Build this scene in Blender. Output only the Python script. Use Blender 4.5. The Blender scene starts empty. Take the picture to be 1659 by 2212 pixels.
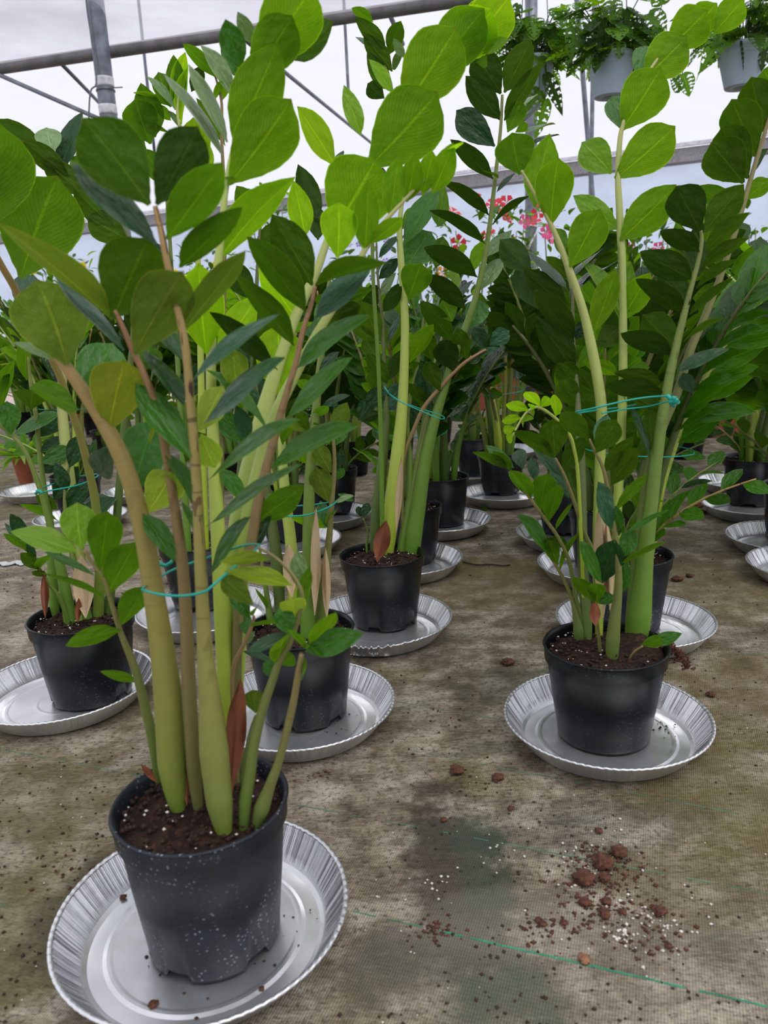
import bpy, bmesh, math, random
from mathutils import Vector, Matrix, noise
random.seed(7)
S = bpy.context.scene
COL = S.collection
PI = math.pi

# ---------------------------------------------------------------- camera, world, exposure
CAMH, PITCH, ROLL, FPX = .58, math.radians(13.7), math.radians(2.6), 1660.0
CAM = Vector((0, 0, CAMH))
FWD = Vector((0, math.cos(PITCH), -math.sin(PITCH)))
_d0 = Vector((0, -math.sin(PITCH), -math.cos(PITCH))); _r0 = Vector((1, 0, 0))
DWN = math.cos(ROLL)*_d0 - math.sin(ROLL)*_r0
RGT = math.cos(ROLL)*_r0 + math.sin(ROLL)*_d0
def ray(u, v): return (u-829.5)/FPX*RGT + (v-1106)/FPX*DWN + FWD
def at(u, v, Y):
    q = ray(u, v); return CAM + q*(Y/q.y)
def gnd(u, v, z=0.0):
    q = ray(u, v); return CAM + q*((z-CAMH)/q.z)
def proj(P):
    q = P-CAM; z = q.dot(FWD); return 829.5+FPX*q.dot(RGT)/z, 1106+FPX*q.dot(DWN)/z

cd = bpy.data.cameras.new('camera'); cam = bpy.data.objects.new('camera', cd); COL.objects.link(cam)
cd.sensor_fit = 'VERTICAL'; cd.sensor_height = 36; cd.sensor_width = 27; cd.lens = FPX/2212*36
cam.matrix_world = Matrix((( RGT.x, -DWN.x, -FWD.x, 0), (RGT.y, -DWN.y, -FWD.y, 0), (RGT.z, -DWN.z, -FWD.z, CAMH), (0, 0, 0, 1)))
cd.clip_start = .02; cd.clip_end = 200
cd.dof.use_dof = True; cd.dof.focus_distance = 1.35; cd.dof.aperture_fstop = 9.0
S.camera = cam

W = bpy.data.worlds.new('overcast'); S.world = W; W.use_nodes = True
wn = W.node_tree.nodes; wl = W.node_tree.links; wn.clear()
wo = wn.new('ShaderNodeOutputWorld'); wb = wn.new('ShaderNodeBackground')
tc = wn.new('ShaderNodeTexCoord'); sx = wn.new('ShaderNodeSeparateXYZ'); wr = wn.new('ShaderNodeValToRGB')
wl.new(tc.outputs['Generated'], sx.inputs[0]); wl.new(sx.outputs['Z'], wr.inputs['Fac'])
wr.color_ramp.elements[0].position = 0.0; wr.color_ramp.elements[0].color = (.88, .89, 1.0, 1)
wr.color_ramp.elements[1].position = 0.9; wr.color_ramp.elements[1].color = (1.06, 1.06, 1.16, 1)
wl.new(wr.outputs[0], wb.inputs['Color']); wb.inputs['Strength'].default_value = 1.0
wl.new(wb.outputs[0], wo.inputs[0])
sun = bpy.data.lights.new('overcast_sun', 'SUN'); sun.energy = 1.0; sun.angle = math.radians(32); sun.color = (1, .98, .95)
so = bpy.data.objects.new('overcast_sun', sun); COL.objects.link(so)
so.rotation_euler = (math.radians(22), math.radians(18), 0)
S.view_settings.view_transform = 'Standard'; S.view_settings.look = 'None'
S.view_settings.exposure = 0.0; S.view_settings.gamma = 1; S.view_settings.use_curve_mapping = False
S.cycles.max_bounces = 10; S.cycles.transparent_max_bounces = 16; S.cycles.use_denoising = True

# ---------------------------------------------------------------- helpers
def lin(c):
    return tuple(((x/255)/12.92 if x/255 <= .04045 else ((x/255+.055)/1.055)**2.4) for x in c)
def hexc(c): return (*lin(c), 1)
def newmat(name):
    m = bpy.data.materials.new(name); m.use_nodes = True; m.node_tree.nodes.clear()
    return m, m.node_tree.nodes, m.node_tree.links
def out(n, l, sh):
    o = n.new('ShaderNodeOutputMaterial'); l.new(sh, o.inputs['Surface']); return o
def math_(n, l, op, a, b=None, c=None):
    m = n.new('ShaderNodeMath'); m.operation = op
    for i, x in enumerate((a, b, c)):
        if x is None: continue
        if isinstance(x, (int, float)): m.inputs[i].default_value = x
        else: l.new(x, m.inputs[i])
    return m.outputs[0]
def mix_(n, l, f, a, b, typ='MIX'):
    m = n.new('ShaderNodeMix'); m.data_type = 'RGBA'; m.blend_type = typ
    for k, x in ((0, f), (6, a), (7, b)):
        if isinstance(x, (int, float)): m.inputs[k].default_value = x
        elif isinstance(x, tuple): m.inputs[k].default_value = x
        else: l.new(x, m.inputs[k])
    return m.outputs[2]
def noise_(n, l, scale, detail=3, vec=None, rough=.55):
    t = n.new('ShaderNodeTexNoise'); t.inputs['Scale'].default_value = scale; t.inputs['Detail'].default_value = detail
    t.inputs['Roughness'].default_value = rough
    if vec is not None: l.new(vec, t.inputs['Vector'])
    return t.outputs['Fac']
def ramp_(n, l, fac, stops):
    r = n.new('ShaderNodeValToRGB'); e = r.color_ramp.elements
    while len(e) < len(stops): e.new(.5)
    for k, (p, c) in enumerate(stops):
        e[k].position = p; e[k].color = c if len(c) == 4 else (*c, 1)
    l.new(fac, r.inputs['Fac']); return r.outputs['Color']
def step_(n, l, x, a, b):
    m = n.new('ShaderNodeMapRange'); m.interpolation_type = 'SMOOTHSTEP'; m.inputs[1].default_value = a; m.inputs[2].default_value = b
    l.new(x, m.inputs[0]); return m.outputs[0]
def bump_(n, l, h, strength, dist=.001):
    b = n.new('ShaderNodeBump'); b.inputs['Strength'].default_value = strength; b.inputs['Distance'].default_value = dist
    l.new(h, b.inputs['Height']); return b.outputs[0]
def bsdf(n, l, col, rough=.5, metal=0, spec=.5, normal=None):
    p = n.new('ShaderNodeBsdfPrincipled')
    for key, x in (('Base Color', col), ('Roughness', rough), ('Metallic', metal), ('Specular IOR Level', spec)):
        if isinstance(x, (int, float)): p.inputs[key].default_value = x
        elif isinstance(x, tuple): p.inputs[key].default_value = x if len(x) == 4 else (*x, 1)
        else: l.new(x, p.inputs[key])
    if normal is not None: l.new(normal, p.inputs['Normal'])
    return p
def plain(name, c, rough=.5, metal=0, nz=.12, scale=40, bump=0.1, spec=.5):
    m, n, l = newmat(name)
    t = n.new('ShaderNodeTexCoord'); f = noise_(n, l, scale, 4, t.outputs['Object'])
    a = lin(c); dk = tuple(x*(1-nz*2) for x in a); br = tuple(min(1, x*(1+nz*2)) for x in a)
    col = ramp_(n, l, f, [(.3, dk), (.7, br)])
    out(n, l, bsdf(n, l, col, rough, metal, spec, bump_(n, l, f, bump)).outputs[0]); return m

MAT = {}
# leaves: object colour = colour of the under side, alpha = how much light comes through
def leaf_material(name, veins=9.0, topmul=(.50, .78, .80), rt=.24):
    m, n, l = newmat(name)
    oi = n.new('ShaderNodeObjectInfo'); ge = n.new('ShaderNodeNewGeometry'); uv = n.new('ShaderNodeUVMap'); s = n.new('ShaderNodeSeparateXYZ')
    l.new(uv.outputs[0], s.inputs[0]); u, v = s.outputs[0], s.outputs[1]
    tcx = n.new('ShaderNodeTexCoord')
    d = math_(n, l, 'ABSOLUTE', math_(n, l, 'SUBTRACT', u, .5))
    back = ge.outputs['Backfacing']
    topc = mix_(n, l, 1.0, oi.outputs['Color'], (*topmul, 1), 'MULTIPLY')
    base = mix_(n, l, back, topc, oi.outputs['Color'])
    blot = noise_(n, l, 22, 4, tcx.outputs['Object'])
    base = mix_(n, l, math_(n, l, 'MULTIPLY', step_(n, l, blot, .35, .75), .28), base, mix_(n, l, 1.0, base, (.55, .6, .5, 1), 'MULTIPLY'))
    blot2 = noise_(n, l, 3.5, 3, tcx.outputs['Object'])
    base = mix_(n, l, math_(n, l, 'MULTIPLY', step_(n, l, blot2, .48, .70), .38), base, mix_(n, l, 1.0, base, (.55, .72, .45, 1), 'MULTIPLY'))
    base = mix_(n, l, math_(n, l, 'MULTIPLY', step_(n, l, blot2, .50, .32), .25), base, mix_(n, l, 1.0, base, (1.35, 1.22, 1.1, 1), 'MULTIPLY'))
    tip = step_(n, l, v, .95, 1.0)
    base = mix_(n, l, math_(n, l, 'MULTIPLY', tip, .45), base, hexc((120, 110, 40)))
    ph = math_(n, l, 'MULTIPLY', math_(n, l, 'SUBTRACT', v, math_(n, l, 'MULTIPLY', d, 1.1)), veins*6.283)
    wav = math_(n, l, 'POWER', math_(n, l, 'ABSOLUTE', math_(n, l, 'SINE', ph)), .25)
    lat = math_(n, l, 'MULTIPLY', math_(n, l, 'SUBTRACT', 1.0, step_(n, l, wav, .35, .8)), .8)
    base = mix_(n, l, lat, base, mix_(n, l, 1.0, base, (.45, .6, .4, 1), 'MULTIPLY'))
    mid = math_(n, l, 'SUBTRACT', 1.0, step_(n, l, d, .009, .032))
    mid = math_(n, l, 'MULTIPLY', mid, math_(n, l, 'SUBTRACT', .95, math_(n, l, 'MULTIPLY', v, .55)))
    base = mix_(n, l, mid, base, mix_(n, l, 1.0, base, (2.1, 1.75, 1.9, 1), 'MULTIPLY'))
    edge = step_(n, l, d, .476, .492)
    base = mix_(n, l, math_(n, l, 'MULTIPLY', edge, .8), base, mix_(n, l, 1.0, base, (2.1, 1.8, 1.6, 1), 'MULTIPLY'))
    hh = math_(n, l, 'ADD', math_(n, l, 'MULTIPLY', lat, .6), math_(n, l, 'ADD', mid, math_(n, l, 'MULTIPLY', blot, .8)))
    und = noise_(n, l, 2.6, 2, tcx.outputs['Object'])
    hh = math_(n, l, 'ADD', hh, math_(n, l, 'MULTIPLY', und, 9.0))
    nrm = bump_(n, l, hh, .55, .0022)
    rough = math_(n, l, 'ADD', math_(n, l, 'MULTIPLY', back, .30), rt)
    spec = math_(n, l, 'SUBTRACT', .50, math_(n, l, 'MULTIPLY', back, .34))
    p = bsdf(n, l, base, rough, 0, spec, nrm)
    tr = n.new('ShaderNodeBsdfTranslucent')
    l.new(mix_(n, l, 1.0, base, (1.45, 1.6, .6, 1), 'MULTIPLY'), tr.inputs['Color'])
    mx = n.new('ShaderNodeMixShader'); l.new(math_(n, l, 'MULTIPLY', oi.outputs['Alpha'], .9), mx.inputs[0])
    l.new(p.outputs[0], mx.inputs[1]); l.new(tr.outputs[0], mx.inputs[2])
    out(n, l, mx.outputs[0]); return m
MAT['leaf'] = leaf_material('zz_leaf', 8.0, (.50, .78, .72), .15)
MAT['soft_leaf'] = leaf_material('soft_leaf', 6.0, (.75, .9, .8), .4)

def stem_material():
    m, n, l = newmat('zz_stem')
    at_ = n.new('ShaderNodeAttribute'); at_.attribute_name = 'Col'; at_.attribute_type = 'GEOMETRY'
    uv = n.new('ShaderNodeUVMap'); mp = n.new('ShaderNodeMapping'); mp.inputs['Scale'].default_value = (.5, .45, 1); l.new(uv.outputs[0], mp.inputs[0])
    f = noise_(n, l, 60, 3); tcx = n.new('ShaderNodeTexCoord'); f2 = noise_(n, l, 90, 3, tcx.outputs['Object'])
    s = n.new('ShaderNodeTexNoise'); s.inputs['Scale'].default_value = 5; s.inputs['Detail'].default_value = 2; l.new(mp.outputs[0], s.inputs['Vector'])
    scar = step_(n, l, s.outputs['Fac'], .565, .60)
    scar = math_(n, l, 'MULTIPLY', scar, at_.outputs['Alpha'])
    c = mix_(n, l, math_(n, l, 'MULTIPLY', f2, .35), at_.outputs['Color'], mix_(n, l, 1.0, at_.outputs['Color'], (.45, .5, .45, 1), 'MULTIPLY'))
    c = mix_(n, l, scar, c, hexc((78, 50, 36)))
    rg = n.new('ShaderNodeSeparateXYZ'); l.new(uv.outputs[0], rg.inputs[0])
    rn = n.new('ShaderNodeTexNoise'); rn.noise_dimensions = '1D'; rn.inputs['Scale'].default_value = 9; l.new(math_(n, l, 'ADD', rg.outputs[1], math_(n, l, 'MULTIPLY', f2, .05)), rn.inputs['W'])
    c = mix_(n, l, math_(n, l, 'MULTIPLY', step_(n, l, rn.outputs['Fac'], .66, .70), math_(n, l, 'MULTIPLY', at_.outputs['Alpha'], .7)), c, hexc((70, 62, 36)))
    p = bsdf(n, l, c, .42, 0, .4, bump_(n, l, f2, .12))
    out(n, l, p.outputs[0]); return m
MAT['stem'] = stem_material()

def pot_material(name, c, dust, sheen=.42):
    m, n, l = newmat(name)
    t = n.new('ShaderNodeTexCoord'); f = noise_(n, l, 14, 5, t.outputs['Object']); sp = n.new('ShaderNodeTexVoronoi'); sp.inputs['Scale'].default_value = 190
    l.new(t.outputs['Object'], sp.inputs['Vector'])
    spk = math_(n, l, 'SUBTRACT', 1.0, step_(n, l, sp.outputs['Distance'], .12, .3))
    spk = math_(n, l, 'MULTIPLY', spk, step_(n, l, f, .42, .62))
    c0 = lin(c); base = mix_(n, l, math_(n, l, 'MULTIPLY', step_(n, l, f, .3, .8), dust), (*c0, 1), hexc((74, 80, 92)))
    base = mix_(n, l, math_(n, l, 'MULTIPLY', spk, min(1, dust*2.2)), base, hexc((150, 155, 160)))
    out(n, l, bsdf(n, l, base, sheen, 0, .26, bump_(n, l, f, .08)).outputs[0]); return m
MAT['pot_black'] = pot_material('black_pot', (12, 13, 17), .07, .30)
MAT['pot_grey'] = pot_material('dusty_pot', (20, 23, 29), .36, .40)
MAT['terracotta'] = plain('terracotta', (158, 84, 58), .7, 0, .12, 25)
MAT['white_pot'] = plain('white_pot', (176, 192, 208), .5, 0, .03, 12, .03)
MAT['perlite'] = plain('perlite', (214, 208, 198), .8)
MAT['bark'] = plain('bark', (140, 98, 72), .85, 0, .2, 120, .5)
MAT['clod'] = plain('clod', (86, 52, 36), .95, 0, .34, 160, .9); MAT['dark_clod'] = plain('dark_clod', (52, 33, 25), .95, 0, .34, 160, .9)
MAT['crumb'] = plain('crumb', (62, 42, 32), .95, 0, .2, 160, .5)
MAT['twine'] = plain('twine', (18, 158, 140), .4, 0, .05, 200, .05)
MAT['dry'] = plain('dry_sheath', (140, 80, 50), .75, 0, .25, 90, .5)
MAT['pale_sheath'] = plain('pale_sheath', (205, 180, 140), .7, 0, .12, 60, .3)
MAT['steel'] = plain('galvanised', (128, 133, 142), .5, .6, .16, 18, .1)
MAT['steel_dark'] = plain('pipe', (122, 120, 120), .6, .35, .14, 14, .2)
MAT['wire'] = plain('wire', (110, 115, 120), .5, .4)
MAT['white_tie'] = plain('white_tape', (225, 225, 228), .6)
MAT['red'] = plain('red_petal', (205, 14, 40), .5); MAT['yellow'] = plain('yellow_petal', (245, 205, 30), .5)
MAT['orange'] = plain('orange_petal', (240, 150, 30), .5); MAT['pink'] = plain('pink_petal', (235, 80, 140), .5); MAT['purple'] = plain('purple_petal', (140, 110, 190), .5)
MAT['wood'] = plain('board', (92, 62, 52), .8); MAT['hose'] = plain('hose', (222, 196, 70), .5)
MAT['plastic_scrap'] = plain('plastic_scrap', (190, 190, 188), .4)

def soil_material():
    m, n, l = newmat('potting_soil')
    t = n.new('ShaderNodeTexCoord'); f = noise_(n, l, 120, 6, t.outputs['Object'], .7); g = noise_(n, l, 30, 3, t.outputs['Object'])
    c = ramp_(n, l, f, [(.3, lin((16, 10, 8))), (.52, lin((50, 31, 24))), (.70, lin((104, 64, 46)))])
    c = mix_(n, l, step_(n, l, g, .4, .7), c, mix_(n, l, 1.0, c, (.5, .45, .45, 1), 'MULTIPLY'))
    out(n, l, bsdf(n, l, c, .85, 0, .3, bump_(n, l, f, 1.0, .004)).outputs[0]); return m
MAT['soil'] = soil_material()

def foil_material():
    m, n, l = newmat('foil')
    t = n.new('ShaderNodeTexCoord'); f = noise_(n, l, 9, 4, t.outputs['Object']); g = noise_(n, l, 60, 3, t.outputs['Object'])
    c = ramp_(n, l, f, [(.3, (.60, .61, .63)), (.7, (.84, .85, .86))])
    r = math_(n, l, 'ADD', math_(n, l, 'MULTIPLY', g, .2), .22)
    out(n, l, bsdf(n, l, c, r, .85, .5, bump_(n, l, math_(n, l, 'ADD', f, math_(n, l, 'MULTIPLY', g, .3)), .25, .003)).outputs[0]); return m
MAT['foil'] = foil_material()

def film_material(name, tint, transp, dirt, vein=.3):
    m, n, l = newmat(name)
    t = n.new('ShaderNodeTexCoord'); mp = n.new('ShaderNodeMapping'); mp.inputs['Scale'].default_value = (.5, 2.2, 2.2); l.new(t.outputs['Object'], mp.inputs[0])
    f = noise_(n, l, 1.6, 6, mp.outputs[0], .6)
    c = ramp_(n, l, f, [(.35, tuple(x*(1-dirt) for x in tint)), (.65, tint)])
    tr = n.new('ShaderNodeBsdfTransparent'); l.new(c, tr.inputs[0])
    tl = n.new('ShaderNodeBsdfTranslucent'); l.new(c, tl.inputs[0])
    df = n.new('ShaderNodeBsdfDiffuse'); l.new(c, df.inputs[0])
    a = n.new('ShaderNodeMixShader'); a.inputs[0].default_value = .2; l.new(tl.outputs[0], a.inputs[1]); l.new(df.outputs[0], a.inputs[2])
    b = n.new('ShaderNodeMixShader'); b.inputs[0].default_value = transp; l.new(a.outputs[0], b.inputs[1]); l.new(tr.outputs[0], b.inputs[2])
    out(n, l, b.outputs[0]); return m
MAT['film'] = film_material('roof_film', (.99, .99, 1.0), .80, .03)
MAT['film_dirty'] = film_material('dirty_film', (.94, .92, .95), .60, .26)
MAT['film_wall'] = film_material('wall_film', (.86, .91, .97), .80, .06)

def floor_material():
    m, n, l = newmat('ground_cloth')
    t = n.new('ShaderNodeTexCoord'); P = t.outputs['Object']
    big = noise_(n, l, 3.2, 6, P, .62); med = noise_(n, l, 14, 6, P, .65); fine = noise_(n, l, 160, 4, P, .7)
    st = n.new('ShaderNodeMapping'); st.inputs['Scale'].default_value = (1, 5, 1); st.inputs['Rotation'].default_value = (0, 0, .12); l.new(P, st.inputs[0])
    streak = noise_(n, l, 9, 5, st.outputs[0], .6)
    c = ramp_(n, l, med, [(.30, lin((72, 62, 50))), (.47, lin((138, 125, 104))), (.62, lin((190, 180, 160)))])
    c = mix_(n, l, math_(n, l, 'MULTIPLY', step_(n, l, streak, .45, .7), .6), c, hexc((96, 84, 66)))
    moss = math_(n, l, 'MULTIPLY', step_(n, l, big, .50, .64), .6)
    c = mix_(n, l, moss, c, hexc((112, 102, 46)))
    grn = noise_(n, l, 5.1, 5, st.outputs[0], .6)
    c = mix_(n, l, math_(n, l, 'MULTIPLY', step_(n, l, grn, .58, .72), .45), c, hexc((70, 96, 78)))
    c = mix_(n, l, math_(n, l, 'MULTIPLY', step_(n, l, fine, .50, .66), .7), c, hexc((48, 38, 30)))
    fn2 = noise_(n, l, 55, 5, st.outputs[0], .65)
    c = mix_(n, l, math_(n, l, 'MULTIPLY', step_(n, l, fn2, .52, .66), .5), c, hexc((172, 160, 140)))
    c = mix_(n, l, math_(n, l, 'MULTIPLY', step_(n, l, fn2, .50, .36), .45), c, hexc((70, 58, 42)))
    # old water stains, each with its own outline
    sp = n.new('ShaderNodeSeparateXYZ'); l.new(P, sp.inputs[0])
    def blob(cx, cy, rx, ry, k, colr, rot=0.0):
        dx = math_(n, l, 'SUBTRACT', sp.outputs[0], cx); dy = math_(n, l, 'SUBTRACT', sp.outputs[1], cy)
        ca, sa = math.cos(rot), math.sin(rot)
        ax = math_(n, l, 'ADD', math_(n, l, 'MULTIPLY', dx, ca/rx), math_(n, l, 'MULTIPLY', dy, sa/rx))
        ay = math_(n, l, 'ADD', math_(n, l, 'MULTIPLY', dx, -sa/ry), math_(n, l, 'MULTIPLY', dy, ca/ry))
        r2 = math_(n, l, 'ADD', math_(n, l, 'MULTIPLY', ax, ax), math_(n, l, 'MULTIPLY', ay, ay))
        r2 = math_(n, l, 'ADD', r2, math_(n, l, 'MULTIPLY', math_(n, l, 'SUBTRACT', med, .5), 3.2))
        f = math_(n, l, 'SUBTRACT', 1.0, step_(n, l, r2, .35, 1.35))
        return mix_(n, l, math_(n, l, 'MULTIPLY', f, k), c, hexc(colr))
    for b in STAINS: c = blob(*b)
    # weave
    wv = n.new('ShaderNodeTexWave'); wv.inputs['Scale'].default_value = 120; wv.inputs['Distortion'].default_value = 1.2; wv.inputs['Detail'].default_value = 1
    mp = n.new('ShaderNodeMapping'); mp.inputs['Rotation'].default_value = (0, 0, GTH); l.new(P, mp.inputs[0]); l.new(mp.outputs[0], wv.inputs['Vector'])
    wv2 = n.new('ShaderNodeTexWave'); wv2.bands_direction = 'Y'; wv2.inputs['Scale'].default_value = 75; wv2.inputs['Distortion'].default_value = 1.0; l.new(mp.outputs[0], wv2.inputs['Vector'])
    wsum = math_(n, l, 'MULTIPLY', math_(n, l, 'ADD', math_(n, l, 'MULTIPLY', wv.outputs['Fac'], 1.4), math_(n, l, 'MULTIPLY', wv2.outputs['Fac'], .6)), .5)
    c = mix_(n, l, math_(n, l, 'MULTIPLY', math_(n, l, 'SUBTRACT', 1.0, wsum), .6), c, mix_(n, l, 1.0, c, (.35, .35, .33, 1), 'MULTIPLY'))
    hgt = math_(n, l, 'ADD', math_(n, l, 'MULTIPLY', wsum, .6), math_(n, l, 'ADD', fine, med))
    rough = ramp_(n, l, med, [(.35, (.55,)*3), (.6, (.85,)*3)])
    out(n, l, bsdf(n, l, c, rough, 0, .35, bump_(n, l, hgt, .5, .002)).outputs[0]); return m
_ga = gnd(830, 1980); _gb = gnd(1590, 2155); GTH = -math.atan2((_gb-_ga).y, (_gb-_ga).x)
def _st(u, v, rx, ry, k, c, rot=0): p = gnd(u, v); return (p.x, p.y, rx, ry, k, c, rot)
STAINS = [_st(985, 1890, .060, .17, .8, (58, 52, 40)), _st(1045, 1880, .030, .13, .4, (62, 82, 60)), _st(950, 2090, .10, .05, .55, (50, 52, 40)),
          _st(1080, 2180, .06, .05, .5, (52, 82, 52)), _st(60, 2020, .10, .12, .55, (96, 92, 34)), _st(120, 1720, .14, .09, .4, (94, 88, 42)), _st(150, 1960, .04, .09, .5, (50, 44, 34)),
          _st(1560, 1700, .12, .14, .5, (108, 98, 44)), _st(1640, 1480, .14, .12, .45, (112, 96, 50)), _st(1480, 1900, .09, .08, .35, (104, 96, 52)), _st(1130, 1480, .13, .10, .35, (66, 70, 46)),
          _st(1090, 1260, .20, .22, .4, (128, 112, 70)), _st(1520, 1250, .22, .25, .35, (128, 112, 70)), _st(1250, 2100, .25, .08, .25, (150, 144, 128)), _st(1100, 1990, .11, .05, .3, (150, 144, 128)), _st(1230, 1790, .18, .05, .25, (60, 78, 74))]
MAT['floor'] = floor_material()
MAT['thread'] = plain('green_thread', (62, 118, 92), .8, 0, .2, 30); MAT['thread_bright'] = plain('green_thread_bright', (44, 136, 100), .7, 0, .2, 30)
def slab_material():
    m, n, l = newmat('paving'); t = n.new('ShaderNodeTexCoord'); f = noise_(n, l, 8, 5, t.outputs['Object'])
    c = ramp_(n, l, f, [(.3, lin((186, 158, 152))), (.7, lin((216, 194, 188)))])
    out(n, l, bsdf(n, l, c, .8, 0, .3).outputs[0]); return m
MAT['slab'] = slab_material()

# ---------------------------------------------------------------- object helpers
def mesh_obj(name, verts, faces, mat, parent=None, smooth=True, uvs=None, cols=None):
    me = bpy.data.meshes.new(name); me.from_pydata([tuple(v) for v in verts], [], faces)
    if smooth: me.polygons.foreach_set('use_smooth', [True]*len(me.polygons))
    if uvs is not None:
        ul = me.uv_layers.new(name='UVMap'); li = [0]*len(me.loops); me.loops.foreach_get('vertex_index', li)
        flat = []
        for i in li: flat += uvs[i]
        ul.data.foreach_set('uv', flat)
    if cols is not None:
        ca = me.color_attributes.new('Col', 'FLOAT_COLOR', 'POINT'); flat = []
        for c in cols: flat += c
        ca.data.foreach_set('color', flat)
    me.materials.append(mat); me.update()
    return link(name, me, parent)
def link(name, me, parent=None):
    o = bpy.data.objects.new(name, me); COL.objects.link(o)
    if parent is not None: o.parent = parent
    return o
def thing(name, loc, label, cat, group=None):
    o = bpy.data.objects.new(name, None); COL.objects.link(o); o.location = loc; o.empty_display_size = .02
    return tag(o, label, cat, group)
def tag(o, label, cat, group=None):
    o['label'] = label; o['category'] = cat
    if group: o['group'] = group
    return o
def struct(o, label=None):
    o['kind'] = 'structure'
    if label: o['label'] = label
    return o
def frames(pts):
    fr = []; n = len(pts); prev = None
    for i in range(n):
        t = (pts[min(i+1, n-1)]-pts[max(i-1, 0)]).normalized()
        if prev is None:
            a = Vector((1, 0, 0)) if abs(t.x) < .8 else Vector((0, 1, 0))
            x = (a - t*a.dot(t)).normalized()
        else: x = (prev - t*prev.dot(t)).normalized()
        prev = x; fr.append((x, t.cross(x)))
    return fr
def catmull(P, R, k):
    o = []; r = []
    n = len(P)
    for i in range(n-1):
        p0, p1, p2, p3 = P[max(i-1, 0)], P[i], P[i+1], P[min(i+2, n-1)]
        for j in range(k):
            t = j/k; t2 = t*t; t3 = t2*t
            o.append(.5*((2*p1)+(p2-p0)*t+(2*p0-5*p1+4*p2-p3)*t2+(3*p1-p0-3*p2+p3)*t3))
            r.append(R[i]*(1-t)+R[i+1]*t)
    o.append(P[-1]); r.append(R[-1]); return o, r
def tube_data(P, R, sides=10, k=4, cols=None, scar=0.0, rings=False, cap=True, q0=.35):
    pts, rad = (catmull(P, R, k) if len(P) > 2 else (list(P), list(R)))
    fr = frames(pts); V = []; F = []; UV = []; C = []; n = len(pts); ln = 0
    for i in range(n):
        if i: ln += (pts[i]-pts[i-1]).length
        q = i/(n-1); bulge = 1.0
        for j in range(sides):
            a = 2*PI*j/sides; x, y = fr[i]
            V.append(pts[i]+(x*math.cos(a)+y*math.sin(a))*rad[i]*bulge); UV.append((j/sides, ln*12))
            if cols:
                if q < q0: w = q/q0; c = [cols[0][m]*(1-w)+cols[1][m]*w for m in range(3)]
                else: w = (q-q0)/(1-q0); c = [cols[1][m]*(1-w)+cols[2][m]*w for m in range(3)]
                C.append((*c, scar*min(1, max(0, (q-.25)*3))))
    for i in range(n-1):
        for j in range(sides):
            a = i*sides+j; b = i*sides+(j+1) % sides; F.append((a, b, b+sides, a+sides))
    if cap:
        F.append(tuple(range(sides-1, -1, -1))); F.append(tuple((n-1)*sides+j for j in range(sides)))
    return V, F, UV, (C if cols else None)
def tube(name, P, R, mat, parent=None, sides=10, k=4, org=Vector((0, 0, 0))):
    P = [Vector(p)-org for p in P]
    if isinstance(R, (int, float)): R = [R]*len(P)
    V, F, UV, C = tube_data(P, R, sides, k); return mesh_obj(name, V, F, mat, parent, True, UV)
def lathe_data(prof, N=64, fn=None, close=False):
    V = []; F = []; m = len(prof)
    for i in range(N):
        a = 2*PI*i/N
        for j, (r, z) in enumerate(prof):
            rr, zz = (r, z) if fn is None else fn(j, a, r, z, i)
            V.append((rr*math.cos(a), rr*math.sin(a), zz))
    for i in range(N):
        b = (i+1) % N
        for j in range(m-1):
            F.append((i*m+j, b*m+j, b*m+j+1, i*m+j+1))
    return V, F
def box_data(x0, x1, y0, y1, z0, z1):
    V = [(x, y, z) for x in (x0, x1) for y in (y0, y1) for z in (z0, z1)]
    return V, [(0, 1, 3, 2), (4, 6, 7, 5), (0, 4, 5, 1), (2, 3, 7, 6), (0, 2, 6, 4), (1, 5, 7, 3)]
def pebbles(items, seed=0):   # joined small grains; items: (pos, r)
    rnd = random.Random(seed); V = []; F = []
    for p, r in items:
        b = len(V); q = [(1, 0, 0), (-1, 0, 0), (0, 1, 0), (0, -1, 0), (0, 0, 1), (0, 0, -1)]
        for d in q:
            s = r*rnd.uniform(.6, 1.25); V.append((p[0]+d[0]*s, p[1]+d[1]*s, p[2]+d[2]*s*.75))
        for f in ((0, 2, 4), (2, 1, 4), (1, 3, 4), (3, 0, 4), (2, 0, 5), (1, 2, 5), (3, 1, 5), (0, 3, 5)): F.append(tuple(b+i for i in f))
    return V, F

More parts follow.
